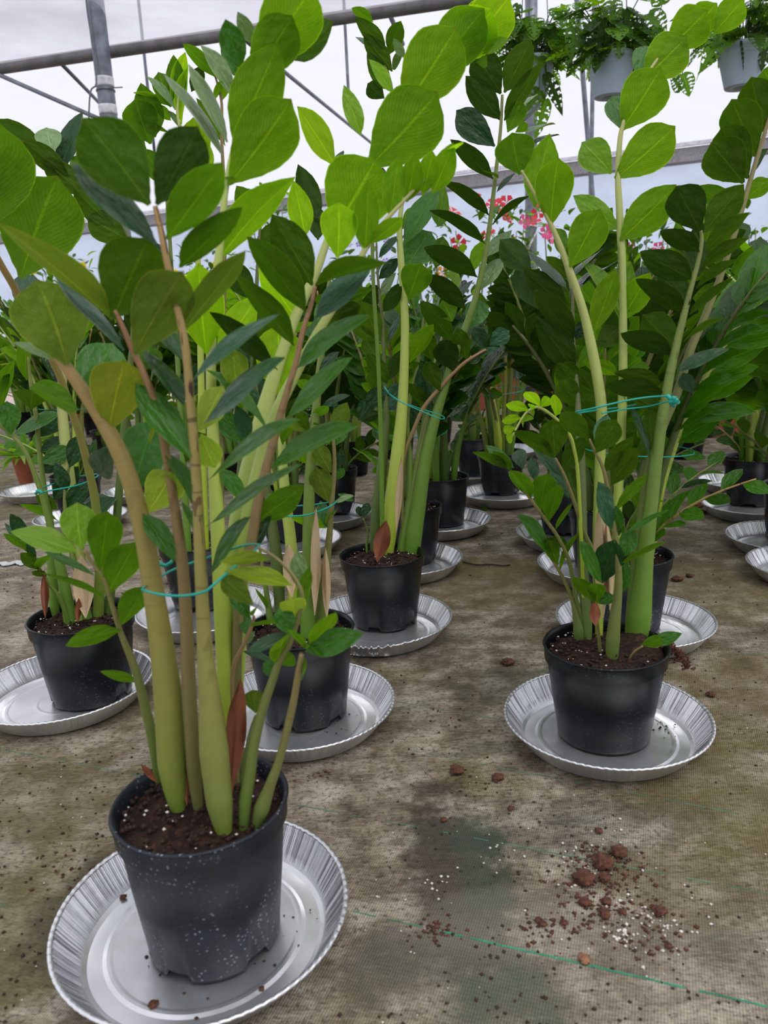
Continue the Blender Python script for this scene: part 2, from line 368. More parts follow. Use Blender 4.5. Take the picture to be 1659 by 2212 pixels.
# ---------------------------------------------------------------- leaf meshes (unit: length 1 along Y, width 1 along X)
PROF = {'A': ([0, .04, .14, .3, .45, .6, .75, .87, .95, 1], [.07, .12, .44, .83, .99, .99, .82, .51, .20, 0]),
        'B': ([0, .04, .14, .3, .45, .6, .75, .87, .95, 1], [.07, .12, .36, .69, .91, 1, .95, .67, .22, 0]),
        'C': ([0, .04, .14, .3, .45, .6, .75, .87, .95, 1], [.06, .14, .55, .90, 1, .92, .70, .42, .18, 0])}
def interp(xs, ys, x):
    for i in range(len(xs)-1):
        if x <= xs[i+1]:
            t = (x-xs[i])/(xs[i+1]-xs[i]); t = t*t*(3-2*t)*.5+t*.5; return ys[i]*(1-t)+ys[i+1]*t
    return ys[-1]
def leaf_mesh(name, shape, nu, nv, droop, fold, wave, seed, mat, curl=0):
    xs, ys = PROF[shape]; V = []; F = []; UV = []; rnd = random.Random(seed); ph = rnd.uniform(0, 6)
    for j in range(nv+1):
        v = j/nv; v = v if j in (0, nv) else v*.92+.08*(v*v*(3-2*v)); w = interp(xs, ys, v)
        for i in range(nu+1):
            s = i/nu*2-1; x = s*.53*max(w, .0)
            z = -droop*v*v + fold*abs(s)*w - fold*.55*s*s*w + wave*math.sin(v*9+ph+s*1.2)*abs(s) + curl*math.sin(v*PI)*.1
            V.append((x + .03*math.sin(v*PI)*math.sin(ph), v, z)); UV.append((i/nu, v))
    for j in range(nv):
        for i in range(nu):
            a = j*(nu+1)+i; F.append((a, a+1, a+nu+2, a+nu+1))
    me = bpy.data.meshes.new(name); me.from_pydata(V, [], F); me.polygons.foreach_set('use_smooth', [True]*len(me.polygons))
    ul = me.uv_layers.new(name='UVMap'); li = [0]*len(me.loops); me.loops.foreach_get('vertex_index', li); flat = []
    for i in li: flat += UV[i]
    ul.data.foreach_set('uv', flat); me.materials.append(mat); return me
HI = {k: [leaf_mesh('leaf', k, 8, 18, d, f, w, s, MAT['leaf']) for s, (d, f, w) in enumerate(((.06, .10, .006), (.14, .14, .010), (.0, .08, .008)))] for k in 'ABC'}
LO = [leaf_mesh('leaf', k, 4, 9, d, f, .008, s, MAT['leaf']) for s, (k, d, f) in enumerate((('A', .08, .12), ('A', .18, .16), ('B', .05, .10), ('C', .12, .14)))]
DRY = leaf_mesh('sheath', 'C', 6, 12, -.08, -.35, .05, 3, MAT['dry']); PALE = leaf_mesh('sheath', 'C', 6, 12, -.05, -.35, .02, 4, MAT['pale_sheath'])
BLADE = leaf_mesh('blade', 'C', 2, 10, .45, .06, .0, 5, MAT['soft_leaf'])
UP = {'L': ((118, 160, 26), .55), 'K': ((150, 190, 34), .7), 'm': ((92, 134, 24), .5), 'd': ((70, 102, 18), .45), 'D': ((50, 78, 17), .32), 'o': ((108, 130, 48), .45), 'y': ((150, 158, 58), .5), 'Y': ((160, 180, 70), .5)}
TP = {'G': ((34, 74, 34), .15), 'g': ((62, 116, 32), .3), 'b': ((46, 92, 62), .12), 'l': ((128, 172, 54), .5), 'p': ((122, 152, 104), .2)}
def leafcol(code, rnd):
    if code in UP: c, a = UP[code]; c = lin(c)
    else:
        c, a = TP[code]; c = lin(c); c = (c[0]/.50, c[1]/.78, c[2]/.80)
    j = rnd.uniform(.86, 1.14); g = rnd.uniform(.95, 1.05)
    return (min(1, c[0]*j*g), min(1, c[1]*j), min(1, c[2]*j), a)
def place_leaf(me, parent, org, base, tip, wvis, top_seen, col, kmin=.40, name='leaf'):
    a = tip-base; L = a.length; a.normalize(); mid = (base+tip)/2; view = (mid-CAM).normalized()
    n0 = view - a*view.dot(a)
    n0 = (-n0).normalized(); Wd = max(wvis, kmin*L); th = min(1.35, math.acos(min(1, wvis/Wd)))
    s = n0.cross(a); best = None
    for sg in (1, -1):
        n = n0*math.cos(th)+s*math.sin(th)*sg; top = n if top_seen else -n
        if best is None or top.z > best.z+.02: best = top
    X = a.cross(best); b = base-org
    o = link(name, me, parent)
    o.matrix_local = Matrix(((X.x*Wd, a.x*L, best.x*L, b.x), (X.y*Wd, a.y*L, best.y*L, b.y), (X.z*Wd, a.z*L, best.z*L, b.z), (0, 0, 0, 1)))
    o.color = col
    return o
# ---------------------------------------------------------------- the setting
def fz(x, y): return .0009*noise.noise(Vector((x*2.2, y*2.2, 0)))-.0009
def build_floor():
    V = []; F = []; nx, ny = 90, 110; x0, x1, y0, y1 = -4.5, 5.0, -.6, 6.2
    for j in range(ny+1):
        for i in range(nx+1):
            x = x0+(x1-x0)*i/nx; y = y0+(y1-y0)*(j/ny)**1.4
            z = fz(x, y)
            V.append((x, y, z))
    for j in range(ny):
        for i in range(nx):
            a = j*(nx+1)+i; F.append((a, a+1, a+nx+2, a+nx+1))
    f = mesh_obj('floor', V, F, MAT['floor']); struct(f, 'grey brown woven ground cloth with moss stains and green threads')
    # the green marker threads woven in the cloth: each a thin cord lying in it, broken where it is worn
    rnd = random.Random(3)
    lines = [((765, 1965), (1659, 2170)), ((0, 1615), (1659, 1925)), ((860, 1612), (1659, 1765)), ((760, 1495), (1300, 1590)), ((0, 1950), (60, 1962))]
    for k, (a, b) in enumerate(lines):
        A = gnd(*a, .0018); B = gnd(*b, .0018); d = (B-A); L = d.length; nrm = Vector((-d.y, d.x, 0)).normalized(); V = []; F = []
        m = int(L/.006)
        for i in range(m):
            on = noise.noise(Vector((i*.35, k*7.3, 0)))+.5*noise.noise(Vector((i*.04, k*3.3, 4)))+.12
            if on < -.12+.10*(k in (2, 3)): continue
            t0 = i/m; t1 = (i+.92)/m; w = .0011 if (k == 0 and i/m > .2) else .0006
            j0 = nrm*rnd.uniform(-.0005, .0005); j1 = nrm*rnd.uniform(-.0005, .0005); b0 = len(V)
            for p, jj in ((A+d*t0, j0), (A+d*t1, j1)):
                for s in (-1, 1):
                    for h in (-.0006, .00025): q_ = p+nrm*w*s+jj; V.append(Vector((q_.x, q_.y, fz(q_.x, q_.y)+h)))
            F += [(b0+1, b0+3, b0+7, b0+5), (b0, b0+1, b0+5, b0+4), (b0+2, b0+6, b0+7, b0+3), (b0, b0+2, b0+3, b0+1), (b0+4, b0+5, b0+7, b0+6)]
        mesh_obj('thread', V, F, MAT['thread_bright' if k == 0 else 'thread'], f, False)
    return f
FLOOR = build_floor()
ZG = 2.4
GA = gnd(1659, 300, ZG); GA.z = 0; GB = gnd(1000, 382, ZG); GB.z = 0; _gd = (GB-GA).normalized(); GN = Vector((-_gd.y, _gd.x, 0)); GN = GN if GN.y > 0 else -GN
def along(n0, n1, z0, z1, s0=-6, s1=26):
    c = [GA+_gd*s+GN*n for s in (s0, s1) for n in (n0, n1)]
    V = [(p.x, p.y, z) for p in c for z in (z0, z1)]
    return V, [(0, 1, 3, 2), (4, 6, 7, 5), (0, 4, 5, 1), (2, 3, 7, 6), (0, 2, 6, 4), (1, 5, 7, 3)]
def build_beyond():
    V, F = box_data(-24, 16, 6.2, 24, -.06, -.012); pv = mesh_obj('floor_paving', V, F, plain('paving_bed', (150, 132, 126), .9), None, False); struct(pv, 'pinkish paved aisle beyond the ground cloth')
    V, F = box_data(-30, 20, -6, 34, -.12, -.07); g = mesh_obj('ground', V, F, plain('earth', (96, 88, 72), .95), None, False); struct(g)
    me = None; rnd = random.Random(5)
    for j in range(7):
        for i in range(-9, 10):
            x0 = i*.5+(.25 if j % 2 else 0); y0 = 6.22+j*.4
            if me is None:
                V, F = box_data(0, .485, 0, .385, -.03, 0); o = mesh_obj('paving_slab', V, F, MAT['slab'], pv, False); me = o.data
            else: o = link('paving_slab', me, pv)
            o.location = (x0, y0, rnd.uniform(0, .006))
    V, F = box_data(-5, 6, 6.1, 6.19, -.02, .05); k = mesh_obj('trim_1', V, F, MAT['wood'], None, False); struct(k, 'dark red brown timber edging board')
    V, F = along(0, .012, -.1, ZG-.13); w = mesh_obj('wall_far', V, F, MAT['film_wall'], None, False); struct(w, 'pale bluish film side wall of the greenhouse')
    V, F = along(-.1, .1, ZG-.15, ZG); w = mesh_obj('trim_2', V, F, plain('gutter', (150, 150, 152), .6, .2), None, False); struct(w, 'grey gutter beam along the top of the side wall')
    V, F = along(-.14, -.1, ZG+.01, ZG+.05); w = mesh_obj('trim_3', V, F, plain('gutter_light', (216, 218, 226), .6), None, False); struct(w)
    # roof film from the gutter up to the ridge, corrugated a little by its hoops
    V = []; F = []; nx, ny = 80, 16
    for j in range(ny+1):
        for i in range(nx+1):
            t = j/ny; q = GA+(GB-GA)*(-2.0+9.0*i/nx)*.5-GN*(6.0*t); V.append((q.x, q.y, ZG+.05+2.4*math.sin(t*PI/2)+.02*math.sin(i*1.7+j)+.03*noise.noise(Vector((q.x, q.y, 3)))))
    for j in range(ny):
        for i in range(nx): a = j*(nx+1)+i; F.append((a, a+1, a+nx+2, a+nx+1))
    r = mesh_obj('roof', V, F, MAT['film']); struct(r, 'white translucent film roof of the greenhouse')
build_beyond()
# near film bay, hanging above the tie pipe
PL = at(-160, 171, 4.7); PR = at(1130, -20, 4.0)
def pipe_at(u):
    a, b = 0.0, 1.0
    for _ in range(40):
        m = (a+b)/2
        if proj(PL.lerp(PR, m))[0] < u: a = m
        else: b = m
    return PL.lerp(PR, a)
def near_film():
    V = []; F = []; nx, ny = 60, 20; d = PR-PL; A = PL-d*.25; B = PR+d*.6
    for j in range(ny+1):
        for i in range(nx+1):
            s = i/nx; t = j/ny; p = A.lerp(B, s)+Vector((0, -1.9*t, 1.25*math.sin(t*1.3)))
            p += Vector((0, .05, .03))*noise.noise(Vector((s*3, t*9, 1)))
            V.append(p)
    for j in range(ny):
        for i in range(nx): a = j*(nx+1)+i; F.append((a, a+1, a+nx+2, a+nx+1))
    r = mesh_obj('ceiling', V, F, MAT['film_dirty']); struct(r, 'greyish stained film of the near roof bay above the tie pipe')
near_film()
def pipe(name, a, b, r, label, cat, group=None, mat='steel', ext=0, sides=14):
    d = b-a; a = a-d*ext; b = b+d*ext
    t = tube(name, [a, a.lerp(b, .5), b], r, MAT[mat], None, sides, 3); return tag(t, label, cat, group)
pipe('tie_pipe', PL+Vector((0, 0, 0)), PR, .030, 'thick horizontal grey pipe crossing the greenhouse top left to centre', 'pipe', None, 'steel_dark', .6, 20)
bl = at(236, 262, 4.3); bl2 = Vector((bl.x, bl.y, 0)); tl = Vector((bl.x, bl.y, 3.6))
lp = thing('support_post', bl2, 'tall galvanised post behind the foremost plants, under the film roof, with two white tape bands', 'post')
tube('pole', [bl2, bl2.lerp(tl, .5), tl], .043, MAT['steel'], lp, 24, 2, bl2)
for v in (178, 238):
    z = at(233, v, 4.3).z; p = Vector((bl.x, bl.y, z)); tube('tape_band', [p-Vector((0, 0, .022)), p, p+Vector((0, 0, .022))], .0452, MAT['white_tie'], lp, 24, 2, bl2)
z = at(233, 196, 4.3).z; p = Vector((bl.x, bl.y, z)); tube('clamp', [p-Vector((0, 0, .004)), p+Vector((0, 0, .004))], .047, MAT['wire'], lp, 24, 2, bl2)
tube('clamp', [p+Vector((.03, -.045, 0)), p+Vector((.10, -.045, .0))], .003, MAT['wire'], lp, 8, 2, bl2)
wp = [at(183, -60, 4.25), at(188, 20, 4.25), at(204, 120, 4.25), at(208, 180, 4.22), at(195, 200, 4.2), at(191, 280, 4.2)]
tag(tube('hanging_cable', wp, .004, MAT['wire']), 'thin grey cable hanging beside the galvanised left post', 'cable')
rp = gnd(1141, 852); 
def vert_at(u, v, Y, z0, z1, r, nm, label, cat, **kw):
    q = at(u, v, Y); return pipe(nm, Vector((q.x, q.y, z0)), Vector((q.x, q.y, z1)), r, label, cat, **kw)
q = at(1147, 540, 6.05); rb = Vector((q.x, q.y, -.01)); rt = Vector((q.x, q.y, 2.9))
rpost = thing('support_post', rb, 'galvanised post right of centre with a white string knotted round it', 'post')
tube('pole', [rb, rb.lerp(rt, .5), rt], .044, MAT['steel'], rpost, 24, 2, rb)
z = at(1147, 489, 6.05).z; p = Vector((q.x, q.y, z))
tube('string', [p+Vector((math.cos(a)*.047, math.sin(a)*.047, .004*math.sin(a*2))) for a in [i*2*PI/12 for i in range(13)]]+[p+Vector((.03, -.05, -.05)), p+Vector((-.01, -.055, -.12)), p+Vector((-.03, -.055, -.17))], .006, MAT['white_tie'], rpost, 6, 2, rb)
tube('string', [p+Vector((.047, 0, 0)), p+Vector((.2, -.02, -.01))], .004, MAT['white_tie'], rpost, 6, 2, rb)
pipe('brace_rod', pipe_at(-26), at(226, 262, 4.34), .011, 'thin brace rod sloping down to the left post, lower one', 'rod', 'thin brace rods of the frame')
pipe('brace_rod', pipe_at(124), gnd(445, 460, ZG-.05), .011, 'steeper thin brace rod passing behind the left post', 'rod', 'thin brace rods of the frame')
pipe('brace_rod', pipe_at(512), gnd(905, 393, ZG-.05), .012, 'thin brace rod sloping right behind the tall lime leaves', 'rod', 'thin brace rods of the frame', ext=0)
pipe('brace_rod', pipe_at(838), at(870, 95, 4.6), .012, 'short length of brace rod under the thick pipe near the centre', 'rod', 'thin brace rods of the frame', ext=0)
for k, (u, v0, v1, lb) in enumerate(((330, 112, 330, 'thin vertical hanger rod between the left post and the tall lime leaves'), (752, 48, 268, 'thin vertical hanger rod left of the small dark shoot'))):
    a = at(u, v0, 5.6); b = at(u+4, v1, 5.6); pipe('hanger_rod', Vector((b.x, b.y, b.z)), Vector((b.x, b.y, a.z+.6)), .010, lb, 'rod', 'vertical hanger rods', ext=0)
pipe('guy_rod', at(1246, 0, 5.4), at(1278, 400, 5.4), .016, 'slightly leaning steel rod left of the middle hanging pot', 'rod', 'rods by the hanging pots', ext=.9)
vert_at(1278, 300, 6.6, -.01, 3.6, .017, 'guy_rod', 'upright steel rod directly below the middle hanging pot', 'rod', group='rods by the hanging pots')

# ---------------------------------------------------------------- foil trays
def tray(u, v, label, seed, crumple=False, rad=.14):
    c = gnd(u, v, .033); c.z = .001; rnd = random.Random(seed)
    t = thing('foil_tray', c, label, 'tray', 'round foil trays under the pots')
    N = 720 if v > 1250 else 400; off = [rnd.uniform(-1, 1) for _ in range(N)]; ph = rnd.uniform(0, 6)
    prof = [(.0005, .0016), (.043, .0016), (.047, .0021), (.052, .0016), (.088, .0016), (.091, .0021), (.094, .0021), (.098, .0008), (.112, .0003), (.1165, .003), (.1225, .0115), (.1285, .020), (.1345, .029), (.1375, .0335)]
    m = rad/.14; prof = [(r*m, z) for r, z in prof]
    cang = -1.75
    def crum(a, r, z):
        if not crumple or z < .004: return r, z
        d = (a-cang+PI) % (2*PI)-PI; w = math.exp(-(d/.5)**2)*min(1, z/.02)
        n1 = noise.noise(Vector((a*9, z*60, 2))); n2 = noise.noise(Vector((a*23, z*40, 5)))
        return r-w*(.010+.012*n1+.006*n2), z-w*(.008+.010*n2+.008*n1)
    def fn(j, a, r, z, i):
        if z > .004: r += off[(i//2)*2]*.0003+(.00075 if i % 2 else -.00075)*(.5+abs(off[(i*3) % N]))
        elif r > .02: z += .0004*noise.noise(Vector((r*40*math.cos(a), r*40*math.sin(a), seed)))
        return crum(a, r, z+(.0005 if z > .03 else 0))
    V, F = lathe_data(prof, N, fn); mesh_obj('dish', V, F, MAT['foil'], t, False)
    rp = []
    for k in range(9):
        a = -PI*.95+k*(2*PI*.95)/8; rp.append((.1400*m+.0024*math.cos(a), .0345+.0017*math.sin(a)))
    def fr(j, a, r, z, i):
        return crum(a, r+off[i]*.0002, z+.0003*math.sin(i*PI/4)+.0002*off[(i*7) % N])
    V, F = lathe_data(rp, N, fr); mesh_obj('rim', V, F, MAT['foil'], t)
    t.rotation_euler.z = rnd.uniform(0, 6) if not crumple else 0
    return t
TR = [(440, 1958, 'nearest foil tray, largest in view, under the foremost pot', 0), (1309, 1545, 'foil tray under the front pot of the right-hand row', 0),
      (140, 1475, 'foil tray cut by the left frame edge, under the left pot', 0), (650, 1517, 'foil tray with soil crumbs just behind the foremost pot', 0),
      (817, 1333, 'crumpled foil tray with a crushed front rim', 1), (1370, 1335, 'foil tray directly behind the front right pot', 0),
      (872, 1205, 'foil tray next behind the crumpled one', 0), (952, 1122, 'foil tray second behind the crumpled one', 0),
      (1090, 1062, 'foil tray under the lone black pot right of centre', 0), (1018, 1020, 'foil tray mostly hidden behind the lone centre pot', 0),
      (1096, 971, 'smallest distant foil tray under the far centre pot', 0), (1298, 1215, 'foil tray behind the stems of the front right plant, lower of two', 0),
      (1234, 1148, 'foil tray behind the stems of the front right plant, upper of two', 0), (1628, 1088, 'foil tray under the black pot near the right edge', 0),
      (1702, 1158, 'foil tray cut by the right edge, middle of three', 0), (1765, 1218, 'foil tray cut by the right edge, lowest and nearest', 0),
      (1608, 1038, 'old dirty foil tray behind the right edge pot', 0), (88, 1057, 'foil tray under the terracotta pot at far left', 0),
      (175, 1115, 'foil tray behind the left plant stems', 0), (312, 1057, 'foil tray glimpsed between the left stem and the pots behind', 0),
      (623, 1165, 'foil tray glimpsed left of the crumpled tray plant', 0), (702, 1108, 'foil tray under the dark pot left of the centre plant', 0),
      (447, 1312, 'foil tray seen between the stems of the foremost plant', 0)]
for i, (u, v, lb, c) in enumerate(TR): tray(u, v, lb, 40+i, bool(c))

# ---------------------------------------------------------------- pots
def pot_parts(root, h, rt, rb, mat, seed, soilz=None, notches=0, spill=False, plantsoil=True, lip=True, N=96):
    rnd = random.Random(seed); soilz = soilz or h-.014
    na = [rnd.uniform(0, 2*PI)+k*2*PI/max(1, notches) for k in range(notches)]
    if notches == 5: na = [-1.95+k*2*PI/5 for k in range(5)]
    li = h-.024
    if lip: prof = [(.001, .003), (rb-.006, .003), (rb-.001, 0), (rb, .004), (rb+.0006, .012), (rb+(rt-rb-.004)*.5, h*.45), (rt-.005, li), (rt-.0015, li+.002), (rt-.0005, h-.004), (rt+.0012, h-.002), (rt, h), (rt-.0028, h-.0005), (rt-.0045, h-.006), (rt-.008, soilz-.012)]
    else: prof = [(.001, .003), (rb-.004, .003), (rb, 0), (rb, .004), (rb+(rt-rb)*.5, h*.5), (rt-.003, h-.02), (rt, h-.018), (rt, h-.002), (rt-.002, h), (rt-.005, h-.002), (rt-.008, soilz-.012)]
    def fn(j, a, r, z, i):
        if j in (1, 2, 3) and any(abs((a-b+PI) % (2*PI)-PI) < .2 for b in na): z = .011 if j == 3 else .009; r -= .001 if j == 3 else 0
        return r, z
    V, F = lathe_data(prof, N, fn); mesh_obj('pot', V, F, MAT[mat], root)
    rs = rt-.0065; V = []; F = []; nr, na_ = 12, 40
    for i in range(nr+1):
        for k in range(na_):
            r = rs*i/nr; a = 2*PI*k/na_; x, y = r*math.cos(a), r*math.sin(a)
            z = soilz+.006*noise.noise(Vector((x*30, y*30, seed)))+.004*noise.noise(Vector((x*90, y*90, seed)))-(.004 if i == nr else 0)
            if spill: z += .012*math.exp(-((x-.055)**2+(y-.02)**2)/.0012)
            V.append((x, y, z))
    for i in range(nr):
        for k in range(na_):
            a = i*na_+k; b = i*na_+(k+1) % na_; F.append((a, a+na_, b+na_, b))
    s = mesh_obj('soil', V, F, MAT['soil'], root)
    if plantsoil:
        it = []; pr = []
        for k in range(260):
            a = rnd.uniform(0, 2*PI); r = rs*math.sqrt(rnd.random())*.97; it.append(((r*math.cos(a), r*math.sin(a), soilz+.002+rnd.uniform(-.001, .003)), rnd.uniform(.0012, .0042)))
        for k in range(30):
            a = rnd.uniform(0, 2*PI); r = rs*math.sqrt(rnd.random())*.95; pr.append(((r*math.cos(a), r*math.sin(a), soilz+.0045+rnd.uniform(0, .002)), rnd.uniform(.0010, .0024)))
        V, F = pebbles(it, seed); o = mesh_obj('soil_crumbs', V, F, MAT['dark_clod'], s, True); o['kind'] = 'stuff'
        V, F = pebbles(pr, seed+1); o = mesh_obj('perlite', V, F, MAT['perlite'], s, True); o['kind'] = 'stuff'
    return s

TILES = {'A': (0, 200), 'B': (200, 0), 'C': (400, 0), 'D': (400, 350), 'E': (0, 550), 'F': (350, 700), 'G': (450, 1050), 'H': (0, 900), 'I': (700, 0), 'J': (700, 350),
         'K': (700, 700), 'L': (1000, 100), 'M': (1000, 450), 'N': (1259, 0), 'O': (1259, 380), 'P': (1000, 820), 'Q': (1259, 740), 'R': (1100, 1100)}
def conv(t, x, y, w):
    if t == '.': return x, y, w
    ox, oy = TILES[t]; s = 4.1475; return ox+x/s, oy+y/s, w/s
STEMCOL = {'green': ((104, 150, 44), (112, 142, 58), (134, 142, 74)), 'tan': ((118, 156, 50), (146, 146, 72), (190, 152, 98)), 'lime': ((176, 200, 40), (186, 204, 92), (192, 200, 120)),
           'brown': ((104, 120, 58), (142, 124, 80), (172, 128, 90)), 'pale': ((168, 196, 60), (180, 196, 104), (188, 180, 124)), 'dark': ((84, 112, 44), (92, 112, 54), (112, 112, 70)),
           'stripe': ((168, 204, 30), (128, 142, 68), (198, 158, 104)), 'grey': ((108, 138, 62), (112, 130, 78), (128, 124, 88)), 'olive': ((96, 128, 50), (118, 128, 66), (148, 130, 84))}
def hand_plant(u, v, h, rt, rb, potmat, label, stems, seed, extras=None, notches=0, spill=False, name='potted_zz_plant', group='potted zz plants'):
    c = gnd(u, v, .005); root = thing(name, c, label, 'plant', group); rnd = random.Random(seed)
    sz = h-.014; pot_parts(root, h, rt, rb, potmat, seed, sz, notches, spill)
    made = {}
    for sname, kind, scar, lean, pts, leaves in stems:
        if isinstance(lean, tuple): y0, y1 = lean
        else:
            y0 = None; y1 = lean
        b = gnd(pts[0][0], pts[0][1], c.z+sz)
        if y0 is None: y0 = b.y
        # keep the root inside the pot
        d = Vector((b.x-c.x, y0-c.y, 0))
        if d.length > rt-.02: y0 = c.y+max(-(rt-.03), min(rt-.03, y0-c.y))
        y1 = y0+y1 if not isinstance(lean, tuple) else y1
        L = [0]
        for i in range(1, len(pts)): L.append(L[-1]+math.hypot(pts[i][0]-pts[i-1][0], pts[i][1]-pts[i-1][1]))
        P = []; R = []; Ys = []
        for i, p in enumerate(pts):
            q = L[i]/L[-1]; Y = y0+(y1-y0)*q**1.3; w = at(p[0], p[1], Y); P.append(w); Ys.append(Y); R.append(p[2]/2*(w-CAM).dot(FWD)/FPX)
        if P[0].z > c.z+sz-.012:   # carry the stem down into the soil
            P.insert(0, Vector((P[0].x, P[0].y, c.z+sz-.015))); R.insert(0, R[0]*.85)
        cols = tuple(lin(x) for x in STEMCOL[kind]); V, F, UV, C = tube_data([p-c for p in P], R, 14, 5, cols, scar, q0=.10 if kind == 'stripe' else .35)
        so_ = mesh_obj('stem', V, F, MAT['stem'], root, True, UV, C); made[sname] = (so_, Ys, pts)
        for i, lf in enumerate(leaves):
            t, bx, by, tx, ty, w, side, col = lf[:8]; dy = lf[8] if len(lf) > 8 else None
            bu, bv, ww = conv(t, bx, by, w); tu, tv, _ = conv(t, tx, ty, w)
            k = min(range(len(pts)), key=lambda q: (pts[q][0]-bu)**2+(pts[q][1]-bv)**2)
            Yb = Ys[k]
            # interpolate along the neighbouring segment by v
            for kk in (k-1, k+1):
                if 0 <= kk < len(pts) and (pts[kk][1]-bv)*(pts[k][1]-bv) < 0:
                    q = (bv-pts[k][1])/(pts[kk][1]-pts[k][1]); Yb = Ys[k]*(1-q)+Ys[kk]*q
            Yb += .0045*(i % 6)-.006
            if dy is None: dy = (-.02 if side == 'u' else -.012)+rnd.uniform(-.012, .012)
            Bp = at(bu, bv, Yb); Tp = at(tu, tv, Yb+dy); wv = ww*((Bp+Tp)/2-CAM).dot(FWD)/FPX
            broad = ww/max(1, math.hypot(tu-bu, tv-bv))
            me = HI['B' if broad > .5 else rnd.choice('AAC')][rnd.randrange(3)]
            if side == 's': me = DRY if col == 'dry' else PALE; place_leaf(me, root, c, Bp, Tp, wv, True, (1, 1, 1, 1), .1, 'sheath'); continue
            place_leaf(me, so_, c, Bp, Tp, wv, side == 't', leafcol(col, rnd))
    if extras: extras(root, c)
    return root
def loop_tie(root, c, ring, r=.0009, mat='twine', tail=None):
    P = [at(u, v, Y) for u, v, Y in ring]; tube('tie', P, r, MAT[mat], root, 8, 4, c)
